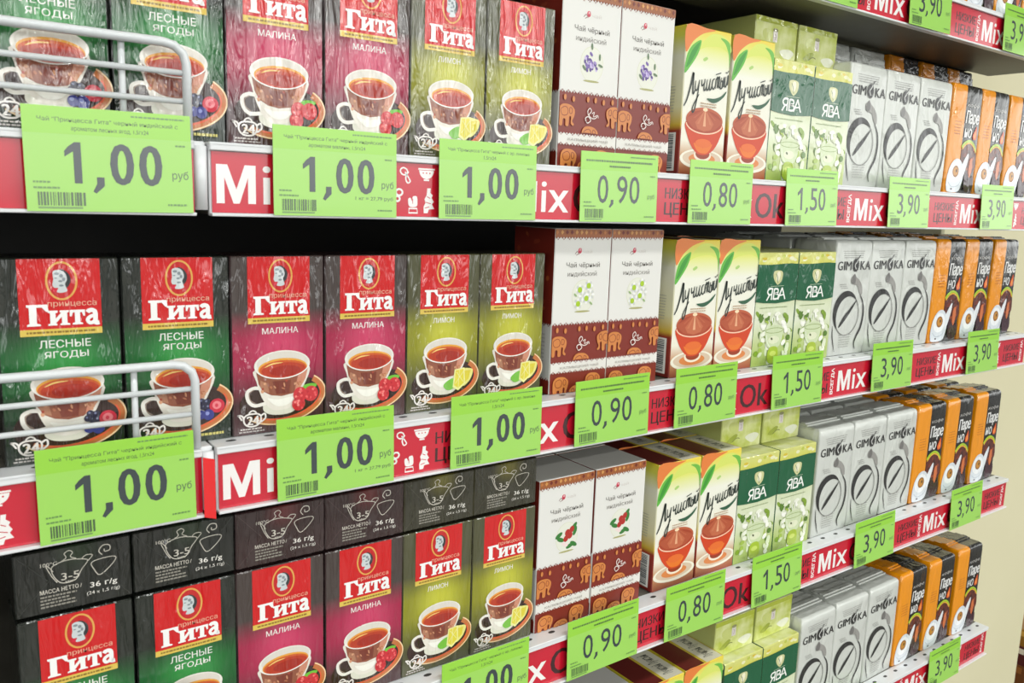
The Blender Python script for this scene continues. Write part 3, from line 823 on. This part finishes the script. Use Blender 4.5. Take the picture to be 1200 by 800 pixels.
# ---- yellow and white tea box with a glass cup ----
LW, LD, LH = 67.0, 64.0, 145.0
L_FRONT = ramp_mat('printed_sunny_front', LH / 1000, [(0.0, (150, 62, 34)), (0.14, (198, 150, 110)), (0.24, (234, 230, 214)), (0.72, (236, 236, 222)), (0.88, (222, 226, 120)), (1.0, (232, 208, 70))], 'card')
L_SIDE = ramp_mat('printed_sunny_side', LH / 1000, [(0.0, (120, 30, 24)), (0.30, (150, 44, 28)), (0.34, (216, 182, 60)), (0.46, (226, 222, 180)), (0.8, (226, 226, 206)), (0.93, (214, 214, 84)), (1.0, (216, 200, 50))], 'card')
def make_sunny():
    rnd = random.Random(9)
    root = empty('tea_box')
    topm = M((112, 42, 38), 'card')
    b = carton(LW, LD, LH, M((228, 224, 206), 'card'), front=L_FRONT, left=L_SIDE, top=topm)
    a = Art(LW, LH, 'card')
    a.poly(smooth([(0.4, .4), (30, .4), (42, 1.0), (24, 6), (10, 15), (.4, 26)], 4, True), (226, 128, 62))
    a.poly(smooth([(34, 6), (52, 4), (66, 12), (66, 20), (50, 16), (30, 18), (18, 22)], 4, True), (214, 224, 108))
    a.poly(smooth([(.4, 46), (2, 30), (8, 20), (18, 13.4), (22, 14), (18, 26), (9, 38)], 5, True), (98, 180, 68)); a.poly(smooth([(2, 40), (9, 24), (20, 14.4), (16, 24), (8, 36)], 5, True), (62, 148, 52))
    a.poly(smooth([(66, 34), (64, 22), (58, 12), (50, 7), (60, 8), (66, 14)], 5, True), (112, 184, 72))
    a.poly(smooth([(26, 30), (31, 27.4), (33, 29.4), (28, 32)], 4, True), (172, 206, 116))
    # barcode label on the left side, logo bands on the top
    s = Art(LD, LH, 'card', 'left', y0=-LW / 2000)
    s.rect(42, 103, 58, 141, (232, 232, 228)); s.up()
    d = 105
    while d < 138:
        t = rnd.choice((.5, .8, 1.2)); s.rect(45, d, 55, d + t, (60, 70, 78), False); d += t + rnd.choice((.5, .8))
    for i in range(9): s.dashes(10, 58 + i * 3, 44, 1.0, (186, 186, 170), rnd, False)
    t = Art(LW, LD, 'card', 'top', y0=LH / 1000)
    t.rect(33, .5, LW - .5, LD - .5, (222, 196, 66)); t.rect(37, .8, LW - 2, LD - .8, (232, 228, 206))
    for d in (10, 34):
        for q in (0,):
            vs, fs, asp = glyphs('Лучистый', .01, .3)
            t.grid([t.P(42 + (1 - vv) * 18, d + 22 - u * 22) for u, vv in vs], fs, [t.col((70, 92, 84))] * len(fs))
    for A in (a, s, t): b.grid(A.v, A.f, [A.mats[i] for i in A.m])
    b.build('carton', root)
    # glass of tea
    g = Art(LW, LH, 'card'); g.layer = 7
    g.disc(34, 128, 33.0, 10.4, (236, 230, 216)); g.disc(34, 127.4, 29, 8, (212, 190, 168)); g.disc(34, 127.6, 20, 5.6, (214, 130, 72))
    g.disc(34.4, 123.8, 13, 6.4, (238, 224, 206)); g.disc(34.4, 122.6, 10.6, 5.2, (150, 54, 28))
    g.poly(smooth([(6.6, 92), (10, 106), (18, 117), (26, 122.4), (34, 123.6), (42, 122.4), (51, 117), (58.6, 106), (61.6, 92), (34, 88)], 4, True), (206, 66, 28))
    g.poly(smooth([(20, 112), (34, 116.6), (48, 112), (42, 120.6), (34, 122), (26, 120)], 4, True), (228, 118, 40))
    g.disc(34.1, 89, 27.6, 12.4, (186, 92, 58), 40); g.disc(34.1, 90.4, 26.4, 11.0, (164, 66, 40), 40)
    g.poly([(8.4, 88), (20, 84), (34, 76.8), (48, 84), (59.8, 88), (60, 91), (50, 98), (34, 101), (18, 98), (8.2, 91)], (176, 82, 52)); g.poly([(20, 92), (34, 78), (48, 92), (44, 98), (34, 100), (24, 98)], (192, 104, 70))
    g.ring(34.1, 92, 27.2, 10.4, 1.3, (240, 206, 178), 6, 174)
    g.up()
    for an, c in ((-58, (188, 100, 68)), (-30, (200, 118, 82)), (0, (226, 168, 130)), (30, (200, 118, 82)), (58, (188, 100, 68))):
        r = math.radians(an); L = 19
        g.poly([(33.6, 78), (34.4, 78), (34 + math.sin(r) * L + 2.0 * math.cos(r), 80 + math.cos(r) * L * .8), (34 + math.sin(r) * L - 2.0 * math.cos(r), 80 + math.cos(r) * L * .8)], c, False)
    g.disc(34, 78.6, 3.6, 1.8, (244, 218, 180)); g.disc(34, 112, 12, 4.4, (226, 108, 44))
    g.build('glass_of_tea', root)
    # brush script word
    w = Art(LW, LH, 'card'); w.layer = 24
    K = (42, 52, 46)
    sl = lambda pts, u=-.24: [(p[0], p[1] + u * (p[0] - 8)) for p in pts]
    w.up()
    tp = lambda t: .7 + .6 * math.sin(math.pi * min(1, max(0, t)))
    def st(pts, wd=1.25): w.line(smooth(sl(pts), 6), wd, K, False, taper=tp)
    st([(2, 76), (6, 70), (10, 58), (13, 46), (13.4, 54), (14, 66), (17, 63)], 1.9)
    st([(17, 54), (17, 62), (20, 63), (22.6, 54)]); st([(22.6, 54), (21, 68), (17.6, 82), (14.6, 84), (15.4, 78), (23, 68)], 1.4)
    st([(26, 54), (26.4, 60), (30, 58), (30.4, 54)]); st([(30.4, 54), (29.6, 64), (31.6, 65), (33, 62)])
    st([(34, 55), (33.4, 64), (36, 65), (38.6, 56)]); st([(38.6, 55), (37.6, 64), (39.4, 66), (41, 63)])
    st([(45, 56), (42.4, 57), (41.6, 63), (44, 66), (46.4, 63)])
    st([(47, 56), (46.6, 66)]); st([(47, 58), (49.4, 55), (49.4, 66)]); st([(49.6, 58), (52, 55), (51.6, 65), (53.4, 65)]); w.line(sl([(46, 52), (54, 51.4)]), 1.0, K, False)
    st([(55, 56), (54, 66), (57, 66), (57, 60), (54.8, 60)]); st([(59, 56), (58.6, 66)], 1.8)
    st([(61, 56), (60.6, 65), (63, 65), (65, 56)]); st([(65, 55), (64.4, 65)], 1.8); w.line(sl([(61, 51.6), (63, 53), (65.6, 50.6)]), .9, K, False)
    w.poly(smooth([(35, 67.4), (46, 66.6), (56, 63.4), (64, 57.6), (60, 64), (50, 70), (42, 70.6)], 5, True), (46, 92, 66))
    rnd = random.Random(5)
    for i in range(2): w.dashes(26, 76 + i * 2.6 - 4, 24, 1.1, (190, 160, 130), rnd, i == 0)
    w.build('brush_lettering', root)
    return root

# ---- green topped jasmine tea box ----
YW, YD, YH = 74.0, 48.0, 131.0
def flowers(a, x0, x1, d0, d1, rnd, n):
    for i in range(n):
        x, d = rnd.uniform(x0 + 4, x1 - 4), rnd.uniform(d0 + 4, d1 - 4)
        k = rnd.random()
        rx, ry = (rnd.uniform(3.2, 7), rnd.uniform(2.0, 3.8))
        rx = min(rx, x - x0, x1 - x); ry = min(ry, d - d0, d1 - d)
        c = rnd.choice(((128, 160, 52), (164, 188, 84), (92, 128, 48))) if k < .4 else rnd.choice(((240, 242, 226), (226, 232, 204), (248, 248, 240), (214, 222, 190)))
        if i % 6 == 0: a.up()
        a.disc(x, d, min(rx, 5.4), min(ry, 3.6), c, 10, rnd.uniform(0, 180), False)
Y_FRONT = ramp_mat('printed_jasmine_front', YH / 1000, [(0.0, (160, 180, 90)), (0.2, (190, 204, 140)), (0.4, (224, 230, 206)), (0.55, (214, 222, 186)), (0.9, (214, 212, 96)), (1.0, (212, 214, 130))], 'shine')
Y_TOP = noise_mat('printed_jasmine_top', (206, 212, 120), (232, 234, 196), 55, 0.4)
def make_jasmine():
    rnd = random.Random(12)
    root = empty('tea_box')
    b = carton(YW, YD, YH, M((176, 190, 96), 'shine'), front=Y_FRONT, top=Y_TOP, left=M((52, 92, 62), 'shine'))
    a = Art(YW, YH, 'shine')
    for i in range(9): a.disc(rnd.uniform(6, YW - 6), rnd.uniform(4, 9), rnd.uniform(3, 5), rnd.uniform(1.2, 2.4), rnd.choice(((214, 200, 50), (232, 232, 190), (190, 200, 80), (214, 190, 60))), 10, rnd.uniform(-20, 20), i == 0)
    a.dashes(9, 62.5, 50, 1.2, (150, 166, 120), rnd)
    flowers(a, .6, YW - .6, 66, YH - .8, rnd, 64)
    # glass teapot among the blossoms
    a.disc(38, 90, 17, 3.2, (228, 236, 214)); a.poly(smooth([(21, 92), (24, 86), (38, 84), (52, 86), (55, 92), (52, 104), (46, 110), (30, 110), (24, 104)], 4, True), (206, 218, 178))
    a.ring(38, 90, 16, 3.0, .7, (138, 162, 90)); a.line(smooth([(24, 94), (27, 104), (32, 109)], 4), .8, (238, 244, 230), False); a.disc(38, 101, 10, 4.6, (226, 230, 200)); a.disc(34, 99.6, 2.2, 1.4, (86, 96, 60), 8, 30)
    a.poly(smooth([(31, 110), (45, 110), (48, 122), (44, 128), (32, 128), (28, 122)], 4, True), (168, 190, 62)); a.disc(38, 117, 6, 3, (206, 220, 110)); a.disc(33, 78, 1, 4.4, (244, 246, 238), 8)
    b.grid(a.v, a.f, [a.mats[i] for i in a.m]); b.build('carton', root)
    g = Art(YW, YH, 'shine'); g.layer = 30
    G = (20, 92, 58)
    g.poly([(.3, 13.4)] + [(x, 13.2 + math.sin(x / YW * 6) * .6) for x in (12, 24, 36, 48, 60)] + [(YW - .3, 13.4), (YW - .3, 55.6), (60, 57), (37, 58.4), (14, 57.2), (.3, 55.8)], G)
    cx = 37
    g.poly(smooth([(cx - 8, 22), (cx - 3, 20.4), (cx + 5, 21), (cx + 8.4, 24), (cx + 7, 32), (cx + 2, 36.4), (cx - 1, 36.6), (cx - 6, 32), (cx - 8.6, 27)], 4, True), (206, 206, 152))
    g.poly(smooth([(cx - 2, 23), (cx + 2.6, 22), (cx + 4, 27), (cx + 1, 33), (cx - 3, 30)], 4, True), (240, 236, 208)); g.line(smooth([(cx - 4, 24), (cx - 1, 29), (cx + .5, 35)], 4), .8, G)
    g.line([(cx - 12, 38.6), (cx + 12, 38.2)], .5, (196, 210, 180)); 
    W = (244, 246, 240)
    L = lambda pts, wd=2.1: g.line(pts, wd, W, False)
    g.up()
    L(smooth([(28, 41), (22, 41.6), (20, 45), (23, 48), (28, 47.6)], 4)); L([(28.6, 40.6), (27.4, 54)]); L([(24, 48), (19, 54.6)])
    L([(32, 41), (31, 54)]); L(smooth([(32, 41.4), (38, 42), (38.6, 45.6), (33, 47), (39.4, 48), (39, 52.6), (31.4, 53.2)], 4))
    L([(39.6, 54), (46, 40.6)]); L([(46, 40.4), (52.6, 54)]); L([(41, 49.6), (50, 48.6)], 1.5)
    g.build('green_panel', root)
    return root
def make_jasmine_lying():
    rnd = random.Random(21)
    root = empty('tea_box')
    m = noise_mat('printed_jasmine_end', (178, 190, 62), (224, 228, 172), 42, 0.35)
    b = carton(YW, 130, 47, M((196, 204, 120), 'shine'), front=m, top=Y_TOP)
    a = Art(YW, 47, 'shine')
    a.rect(.4, .4, YW - .4, 6, (176, 188, 60))
    a.poly(smooth([(10, 36), (24, 28), (30, 30), (20, 38)], 4, True), (158, 170, 60)); a.poly(smooth([(44, 34), (60, 30), (70, 34), (58, 42)], 4, True), (232, 234, 214)); a.disc(24, 20, 12, 7, (206, 214, 128), 14, 20, False)
    b.grid(a.v, a.f, [a.mats[i] for i in a.m]); b.build('carton', root)
    e = Art(YW, 47, 'shine'); e.layer = 5
    e.rect(31, 13, 39, 25, (222, 214, 210)); e.disc(35, 12.4, 4.6, 2.0, (148, 148, 104)); e.line(smooth([(34, 16), (36, 19), (34.6, 23)], 4), .8, (170, 150, 160)); e.line(smooth([(20, 37), (28, 33), (34, 34)], 4), 1.0, (120, 130, 60))
    e.build('emblem', root)
    return root

# ---- bags ----
def bag_mesh(w, d, h, mats, seam=None, puff=0.002, seed=0):
    """stand-up bag: rounded-rectangle rings, shoulders folding back to a flat crimped top"""
    rnd = random.Random(seed)
    b = MB()
    W = w / 2
    def section(z, front, back, side, r):
        pts = []
        def arc(cx, cy, a0, a1):
            for i in range(5):
                a = math.radians(a0 + (a1 - a0) * i / 4); pts.append((cx + r * math.cos(a), cy + r * math.sin(a), z))
        x0, x1, y0, y1 = -W + side, W - side, front, back
        arc(x0 + r, y0 + r, 180, 270)
        if seam is not None: pts.append((seam, y0, z)); pts.append((seam + .0005, y0, z))
        else: pts.append((-W * .3, y0, z)); pts.append((W * .3, y0, z))
        arc(x1 - r, y0 + r, 270, 360); arc(x1 - r, y1 - r, 0, 90)
        if seam is not None: pts.append((seam + .0005, y1, z)); pts.append((seam, y1, z))
        else: pts.append((W * .3, y1, z)); pts.append((-W * .3, y1, z))
        arc(x0 + r, y1 - r, 90, 180)
        return pts
    R_ = .0026
    levels = [(0, .003, d - .003, .0024, .002), (.002, .0005, d - .0005, .0006, R_), (.02, 0, d, 0, R_), (h * .5, 0, d + puff, -.0003, R_),
              (h - .012, 0, d - .0004, .0002, R_), (h - .0042, .0004, d - .0008, .0006, R_), (h - .0014, .0018, d - .002, .0018, .0024), (h, .0052, d - .005, .0040, .002)]
    rings = [section(*l) for l in levels]
    n = len(rings[0]); V = [p for r in rings for p in r]; F = []; MM = []
    def mat(pts):
        cx = sum(p[0] for p in pts) / len(pts)
        return mats[0] if (seam is not None and cx < seam) else mats[-1]
    for i in range(len(rings) - 1):
        for k in range(n):
            f = (i * n + k, i * n + (k + 1) % n, (i + 1) * n + (k + 1) % n, (i + 1) * n + k)
            F.append(f); MM.append(mat([V[j] for j in f]))
    b.grid(V, F, MM, True)
    t = (len(rings) - 1) * n
    if seam is not None:
        L = [p for p in rings[-1] if p[0] <= seam + 1e-6]; Rr = [p for p in rings[-1] if p[0] >= seam - 1e-6]
        b.face(L, mats[0]); b.face(Rr, mats[-1])
    else: b.face(rings[-1], mats[-1])
    b.face(rings[0][::-1], mats[-1])
    return b
def fold(b, w, d, h, mats, seam):
    """rolled-over crimp lying on the top of the bag"""
    z = h
    y0, y1 = d * .34, d * .74
    for (x0, x1, m) in ([(-w / 2 + .003, seam, mats[0]), (seam, w / 2 - .003, mats[-1])] if seam is not None else [(-w / 2 + .003, w / 2 - .003, mats[-1])]):
        b.box(x0, x1, y0, y1, z - .001, z + .0016, m, .0006)
        b.box(x0 + .001 * (x0 < -.01), x1 - .001 * (x1 > .01), y0 + .004, y0 + .012, z, z + .0030, m, .0008)
SILVER = M((208, 211, 205), 'foil', 0.1)
SW, SD, SH = 78.0, 62.0, 145.0
def make_silver():
    rnd = random.Random(8)
    root = empty('coffee_bag')
    b = bag_mesh(SW / 1000, SD / 1000, SH / 1000, [SILVER]); fold(b, SW / 1000, SD / 1000, SH / 1000, [SILVER], None)
    a = Art(SW, SH, 'foil')
    G1 = (160, 160, 156); K = (44, 44, 44); G2 = (112, 110, 108)
    for i in range(4): a.dashes(14 + i, 13 + i * 2.6, 46 - i * 2, 1.0, G1, rnd, i == 0)
    # grey coffee stream and dripping bean shape
    a.poly(smooth([(42, 42), (43.2, 42), (47, 46), (54, 50), (61, 58), (62, 68), (56, 66), (50, 57), (38, 54), (36, 47)], 4, True), (150, 148, 144)); a.poly(smooth([(41.6, 42), (42.6, 42), (46, 48), (44, 54), (36.6, 53), (38, 46)], 4, True), G2)
    for i in range(3): a.dashes(12 + i * 2, 54 + i * 2.4, 14, .9, G1, rnd, i == 0)
    # big cup outline seen from above
    a.ring(33, 93, 25.4, 26, 1.1, (120, 120, 116), rot=-14, n=48)
    a.ring(32.4, 92.4, 25.2, 26, 9.0, K, 146, 322, 44, -8, taper=lambda t: .1 + .95 * math.sin(math.pi * t) ** .9)
    a.line(smooth([(58, 68), (66, 79), (69, 94), (66, 110), (58, 122), (54.6, 130), (57, 138)], 6), 2.8, K, taper=lambda t: .35 + .8 * math.sin(math.pi * t))
    a.line(smooth([(5, 106), (6, 118), (9, 128), (13, 139)], 5), 1.6, K, False, taper=lambda t: .4 + .6 * math.sin(math.pi * t))
    a.poly(smooth([(52, 75), (40, 90), (28, 101.6), (19.6, 108), (17.6, 107.6), (26, 96), (38, 86)], 4, True), K)
    for i in range(6): a.dashes(20, 118 + i * 3, 26 - i, .9, G1, rnd, i == 0)
    b.grid(a.v, a.f, [a.mats[i] for i in a.m]); b.build('bag', root)
    t = Art(SW, SH, 'foil'); t.layer = 20
    for ch, x, w_ in (('G', 5, 10.4), ('I', 17.6, 2.6), ('M', 21.8, 12.2), ('K', 53, 10), ('A', 63.6, 11.6)): t.text(ch, x, 26, w_, 10.8, K, .03)
    t.disc(42.8, 30.8, 6.2, 7.6, K, 24); t.line(smooth([(44, 36), (41, 31), (44.4, 27), (47.4, 21.8)], 5), 1.5, (206, 208, 204)); t.line(smooth([(46, 24), (49, 20), (51, 18.6)], 5), 1.1, K)
    t.ring(42.8, 30.8, 6.9, 8.2, .6, K, up=False)
    t.build('lettering', root)
    return root
ORANGE = (232, 146, 8); CBLACK = (22, 21, 19)
CW, CD, CH = 77.0, 62.0, 147.0
def make_orange():
    rnd = random.Random(10)
    root = empty('coffee_bag')
    mo, mk = M(ORANGE, 'shine'), M(CBLACK, 'shine')
    sx = -.0045
    b = bag_mesh(CW / 1000, CD / 1000, CH / 1000, [mo, mk], seam=sx); fold(b, CW / 1000, CD / 1000, CH / 1000, [mo, mk], sx)
    a = Art(CW, CH, 'shine')
    for i in range(5): a.dashes(10, 50 + i * 4, 17, 1.2, (196, 116, 20), rnd, i == 0)
    # dark brown roundel of beans under a lime and yellow arc
    a.poly(smooth([(34.4, 84), (46, 77), (60, 77.6), (72, 86), (76, 96), (76, 112), (60, 120), (40, 116)], 4, True), (92, 34, 22))
    a.up()
    for i in range(26): a.disc(rnd.uniform(42, 71), rnd.uniform(84, 113), 3.0, 2.0, rnd.choice(((120, 48, 28), (64, 24, 18), (150, 70, 40))), 9, rnd.uniform(0, 180), False)
    a.line(smooth([(34.6, 84), (42, 77.6), (54, 74.6), (66, 79), (74, 88)], 5), 4.4, (170, 200, 40), taper=lambda t: 1 - .45 * t); a.line(smooth([(36, 86.6), (44, 80), (54, 77.4), (65, 81.4), (73, 90)], 5), 1.8, (234, 172, 50))
    a.poly(smooth([(62, 72), (60, 66), (64, 60), (68, 54), (70, 62), (70, 71)], 4, True), (216, 84, 34)); a.poly(smooth([(64, 71), (63.6, 66), (67, 60), (68, 68)], 4, True), (244, 150, 60))
    a.poly(smooth([(50, 112), (56, 118), (64, 124), (74, 122), (74, 140), (52, 142)], 4, True), (58, 26, 40)); a.poly(smooth([(60, 100), (66, 98), (68, 112), (64, 124), (59, 116)], 4, True), (206, 110, 60))
    # white cup seen from above on its saucer with spoon
    a.poly(smooth([(3, 128), (8, 112), (18, 102), (30, 100), (40, 106), (46, 118), (44, 132), (36, 144), (10, 145), (4, 140)], 5, True), (216, 222, 228)); a.poly(smooth([(38, 112), (50, 94), (55, 92), (54, 102), (47, 122), (42, 126)], 4, True), (230, 234, 238))
    a.disc(24, 118, 16, 14, (240, 242, 244)); a.disc(25, 117, 8.6, 8, (150, 96, 28), 20); a.disc(25, 117, 6.2, 5.6, (196, 134, 44), 18); a.disc(27, 116, 2.2, 2.4, (90, 60, 20), 10)
    a.line(smooth([(8, 132), (18, 138), (34, 136), (42, 128)], 5), 1.0, (176, 186, 198)); a.disc(18, 141, 2.6, 1.2, (60, 50, 60), 10)
    b.grid(a.v, a.f, [a.mats[i] for i in a.m]); b.build('bag', root)
    t = Art(CW, CH, 'shine'); t.layer = 24
    W = (234, 234, 232)
    t.text('кофе', 37, 24, 32, 6.4, (190, 188, 184), .01, .1); t.text('Паре', 36.5, 34, 36, 22, W, .03, .12); t.text('но', 36.5, 58, 20, 12.5, W, .03, .12, up=False)
    t.build('lettering', root)
    return root

# ---------------------------------------------------------------- stocking the shelves
CACHE = {}
def stock(kind, maker, x0, x1, k, y, label, cat, group, z=0.0, wmm=None, rz=0.0):
    o = place(CACHE, kind, maker, ((x0 + x1) / 2, y, DECK[k] + z), (0, 0, rz), label, cat, group)
    if wmm:
        pass
    return o
ROWS = {1: 'upper shelf', 2: 'middle shelf', 3: 'lower shelf', 4: 'bottom shelf'}
SIDE2 = ('left', 'right'); SIDE3 = ('leftmost', 'middle', 'rightmost')
FN = {'berry': 'dark green forest berry tea box', 'rasp': 'dark red raspberry tea box', 'lemon': 'olive lemon tea box'}
cols = [('berry', -0.0238, 0), ('berry', 0.0485, 1), ('rasp', 0.1202, 0), ('rasp', 0.1918, 1), ('lemon', 0.2632, 0), ('lemon', 0.3345, 1)]
for k in (1, 2, 3):
    for f, x, i in cols:
        dx = R.uniform(-.0003, .0003)
        where = ', behind the wire fence' if (f == 'berry' and i == 0 and k < 3) else ''
        stock('gita_' + f, lambda: make_gita(f), x + dx, x + dx + .0712, k, R.uniform(0, .0012), '%s standing on the %s, %s of its pair' % (FN[f], ROWS[k], SIDE2[i]), 'tea box', 'tea boxes with red cameo labels', rz=R.uniform(-.006, .006))
    # the second rank of the same teas deeper on the shelf
for f, x, i in cols:
    stock('lying_' + f, lambda: make_gita_lying(f), x, x + .0712, 3, R.uniform(0, .001), '%s lying flat atop the lower shelf row, %s of two' % (FN[f], SIDE2[i]), 'tea box', 'tea boxes lying with printed ends outward', z=GH / 1000 + .0045 - .0015)
TEA = {1: 'thyme', 2: 'chamomile', 3: 'rosehip', 4: 'rosehip'}
TW = {'thyme': 'purple flower', 'chamomile': 'chamomile flower', 'rosehip': 'red berry'}
for k, xs in ((1, (0.413, 0.4835)), (2, (0.4155, 0.486)), (3, (0.4095, 0.4815)), (4, (0.412, 0.4845))):
    for i, x in enumerate(xs):
        stock('white_' + TEA[k], lambda: make_white(TEA[k]), x, x + .0705, k, 0.0005, 'white elephant tea box with %s picture, %s, %s of pair' % (TW[TEA[k]], ROWS[k], SIDE2[i]), 'tea box', 'white tea boxes with elephant bands')
for k, xs in ((1, (0.5705, 0.642)), (2, (0.5765, 0.6448)), (3, (0.5715, 0.6405)), (4, (0.569, 0.638))):
    for i, x in enumerate(xs):
        stock('sunny', make_sunny, x, x + .068, k, 0.001, 'yellow tea box with glass cup on the %s, %s of pair' % (ROWS[k], SIDE2[i]), 'tea box', 'yellow tea boxes with glass cups')
for k, xs in ((1, (0.7085, 0.783)), (2, (0.7095, 0.784)), (3, (0.706, 0.7805)), (4, (0.7075, 0.782))):
    for i, x in enumerate(xs):
        stock('jasmine', make_jasmine, x, x + .0742, k, 0.0005, 'jasmine tea box with dark green top on the %s, %s of its pair' % (ROWS[k], SIDE2[i]), 'tea box', 'jasmine tea boxes')
for k, y in ((1, .026), (3, .030), (4, .016)):
    for i, x in enumerate((0.705, 0.783)):
        stock('jasmine_lying', make_jasmine_lying, x, x + .0742, k, y, 'pale yellow-green tea box lying atop the %s jasmine boxes, %s of two' % (ROWS[k], SIDE2[i]), 'tea box', 'jasmine tea boxes lying with ends outward', z=YH / 1000 + .0004)
for k, xs in ((0, (0.862, 0.941, 1.020)), (1, (0.853, 0.932, 1.0145)), (2, (0.8585, 0.9375, 1.019)), (3, (0.860, 0.940, 1.0215)), (4, (0.862, 0.9425, 1.0245))):
    for i, x in enumerate(xs):
        stock('silver', make_silver, x, x + .0782, k, 0.0 + R.uniform(0, .002), 'silver coffee bag on the %s, %s of its three' % (SHELF[k], SIDE3[i]), 'coffee bag', 'silver coffee bags', rz=R.uniform(-.015, .015))
for k, xs in ((0, (1.098, 1.177, 1.258)), (1, (1.0955, 1.177, 1.263)), (2, (1.0995, 1.183, 1.268)), (3, (1.1025, 1.185, 1.275)), (4, (1.1065, 1.190, 1.2785))):
    for i, x in enumerate(xs):
        stock('orange', make_orange, x, x + .0772, k, 0.0 + R.uniform(0, .002), 'orange and black coffee bag on the %s, %s of its three' % (SHELF[k], SIDE3[i]), 'coffee bag', 'orange and black coffee bags', rz=R.uniform(-.015, .015))
# second rank lying dark on top of the upper coffee row
for i, x in enumerate((0.90, 0.985)):
    o = stock('silver', make_silver, x, x + .0782, 1, .086 + .145, 'silver coffee bag lying dark above the upper shelf row, %s of two' % SIDE2[i], 'coffee bag', 'coffee bags lying on the upper row', z=.1478)
    o.rotation_euler = (math.radians(90), 0, 0); o.location.y = .086 + .145; o.location.z = DECK[1] + .1505; o.scale = (1, 0.62, 1)
for i, x in enumerate((1.075, 1.16, 1.235)):
    o = stock('orange', make_orange, x, x + .0772, 1, .056, 'orange and black coffee bag lying above the upper shelf row, %s of three' % SIDE3[i], 'coffee bag', 'coffee bags lying on the upper row')
    o.rotation_euler = (math.radians(90), 0, 0); o.location.y = .086 + .147; o.location.z = DECK[1] + .1525; o.scale = (1, 0.62, 1)

# second ranks standing behind the front ones, seen over their tops
RANK = [('white_' + TEA[3], lambda: make_white(TEA[3]), 3, (0.4095, 0.4815), .064, 'white elephant tea box in the second rank, lower shelf, %s of pair', SIDE2, 'tea box', 'white tea boxes with elephant bands'),
        ('white_' + TEA[4], lambda: make_white(TEA[4]), 4, (0.412, 0.4845), .064, 'white elephant tea box in the second rank, bottom shelf, %s of pair', SIDE2, 'tea box', 'white tea boxes with elephant bands')]
for k, xs in ((2, (0.5765, 0.6448)), (3, (0.5715, 0.6405)), (4, (0.569, 0.638))):
    RANK.append(('sunny', make_sunny, k, xs, .067, 'yellow glass-cup tea box in the second rank, ' + SHELF[k] + ', %s of pair', SIDE2, 'tea box', 'yellow tea boxes with glass cups'))
RANK.append(('jasmine', make_jasmine, 2, (0.7095, 0.784), .051, 'jasmine tea box in the second rank, middle shelf, %s of pair', SIDE2, 'tea box', 'jasmine tea boxes'))
RANK.append(('jasmine', make_jasmine, 2, (0.7095, 0.784), .102, 'jasmine tea box in the third rank, middle shelf, %s of pair', SIDE2, 'tea box', 'jasmine tea boxes'))
for k, xs in ((1, (0.853, 0.932, 1.0145)), (2, (0.8585, 0.9375, 1.019)), (3, (0.860, 0.940, 1.0215)), (4, (0.862, 0.9425, 1.0245))):
    for n, y in (('second', .067), ('third', .132)):
        if k > 1 or n == 'second': RANK.append(('silver', make_silver, k, xs, y, 'silver coffee bag in the ' + n + ' rank, ' + SHELF[k] + ', %s of three', SIDE3, 'coffee bag', 'silver coffee bags'))
for k, xs in ((1, (1.0955, 1.177, 1.263)), (2, (1.0995, 1.183, 1.268)), (3, (1.1025, 1.185, 1.275)), (4, (1.1065, 1.190, 1.2785))):
    for n, y in (('second', .067), ('third', .132)):
        if k > 1 or n == 'second': RANK.append(('orange', make_orange, k, xs, y, 'orange and black coffee bag in the ' + n + ' rank, ' + SHELF[k] + ', %s of three', SIDE3, 'coffee bag', 'orange and black coffee bags'))
for kind, mk, k, xs, y, lab, sides, cat, grp in RANK:
    for i, x in enumerate(xs):
        stock(kind, mk, x, x + (.0772 if kind == 'orange' else .0782 if kind == 'silver' else .0742 if kind == 'jasmine' else .0705 if 'white' in kind else .068), k, y, lab % sides[i], cat, grp)

# flat snack trays stacked on the floor beyond the cream pillar
z = 0.0
for n, c, band, h in (('yellow', (206, 176, 30), (226, 206, 96), .052), ('brown', (112, 62, 22), (150, 92, 40), .056), ('dark red', (84, 20, 26), (232, 224, 206), .050), ('golden brown', (150, 104, 30), (206, 160, 70), .046)):
    root = empty('snack_tray', (2.46, .36, z))
    tag(root, '%s flat snack tray in the floor stack beyond the cream pillar' % n, 'tray', 'snack trays stacked on the floor')
    b = MB(); b.box(-.30, .30, -.16, .16, 0, h, M(c, 'card'), .002); b.build('carton', root)
    b = MB(); b.box(-.296, .296, -.1608, -.1601, h * .62, h * .9, M(band, 'card')); b.box(-.3008, -.3001, -.15, .15, h * .62, h * .9, M(band, 'card')); b.build('band', root)
    z += h
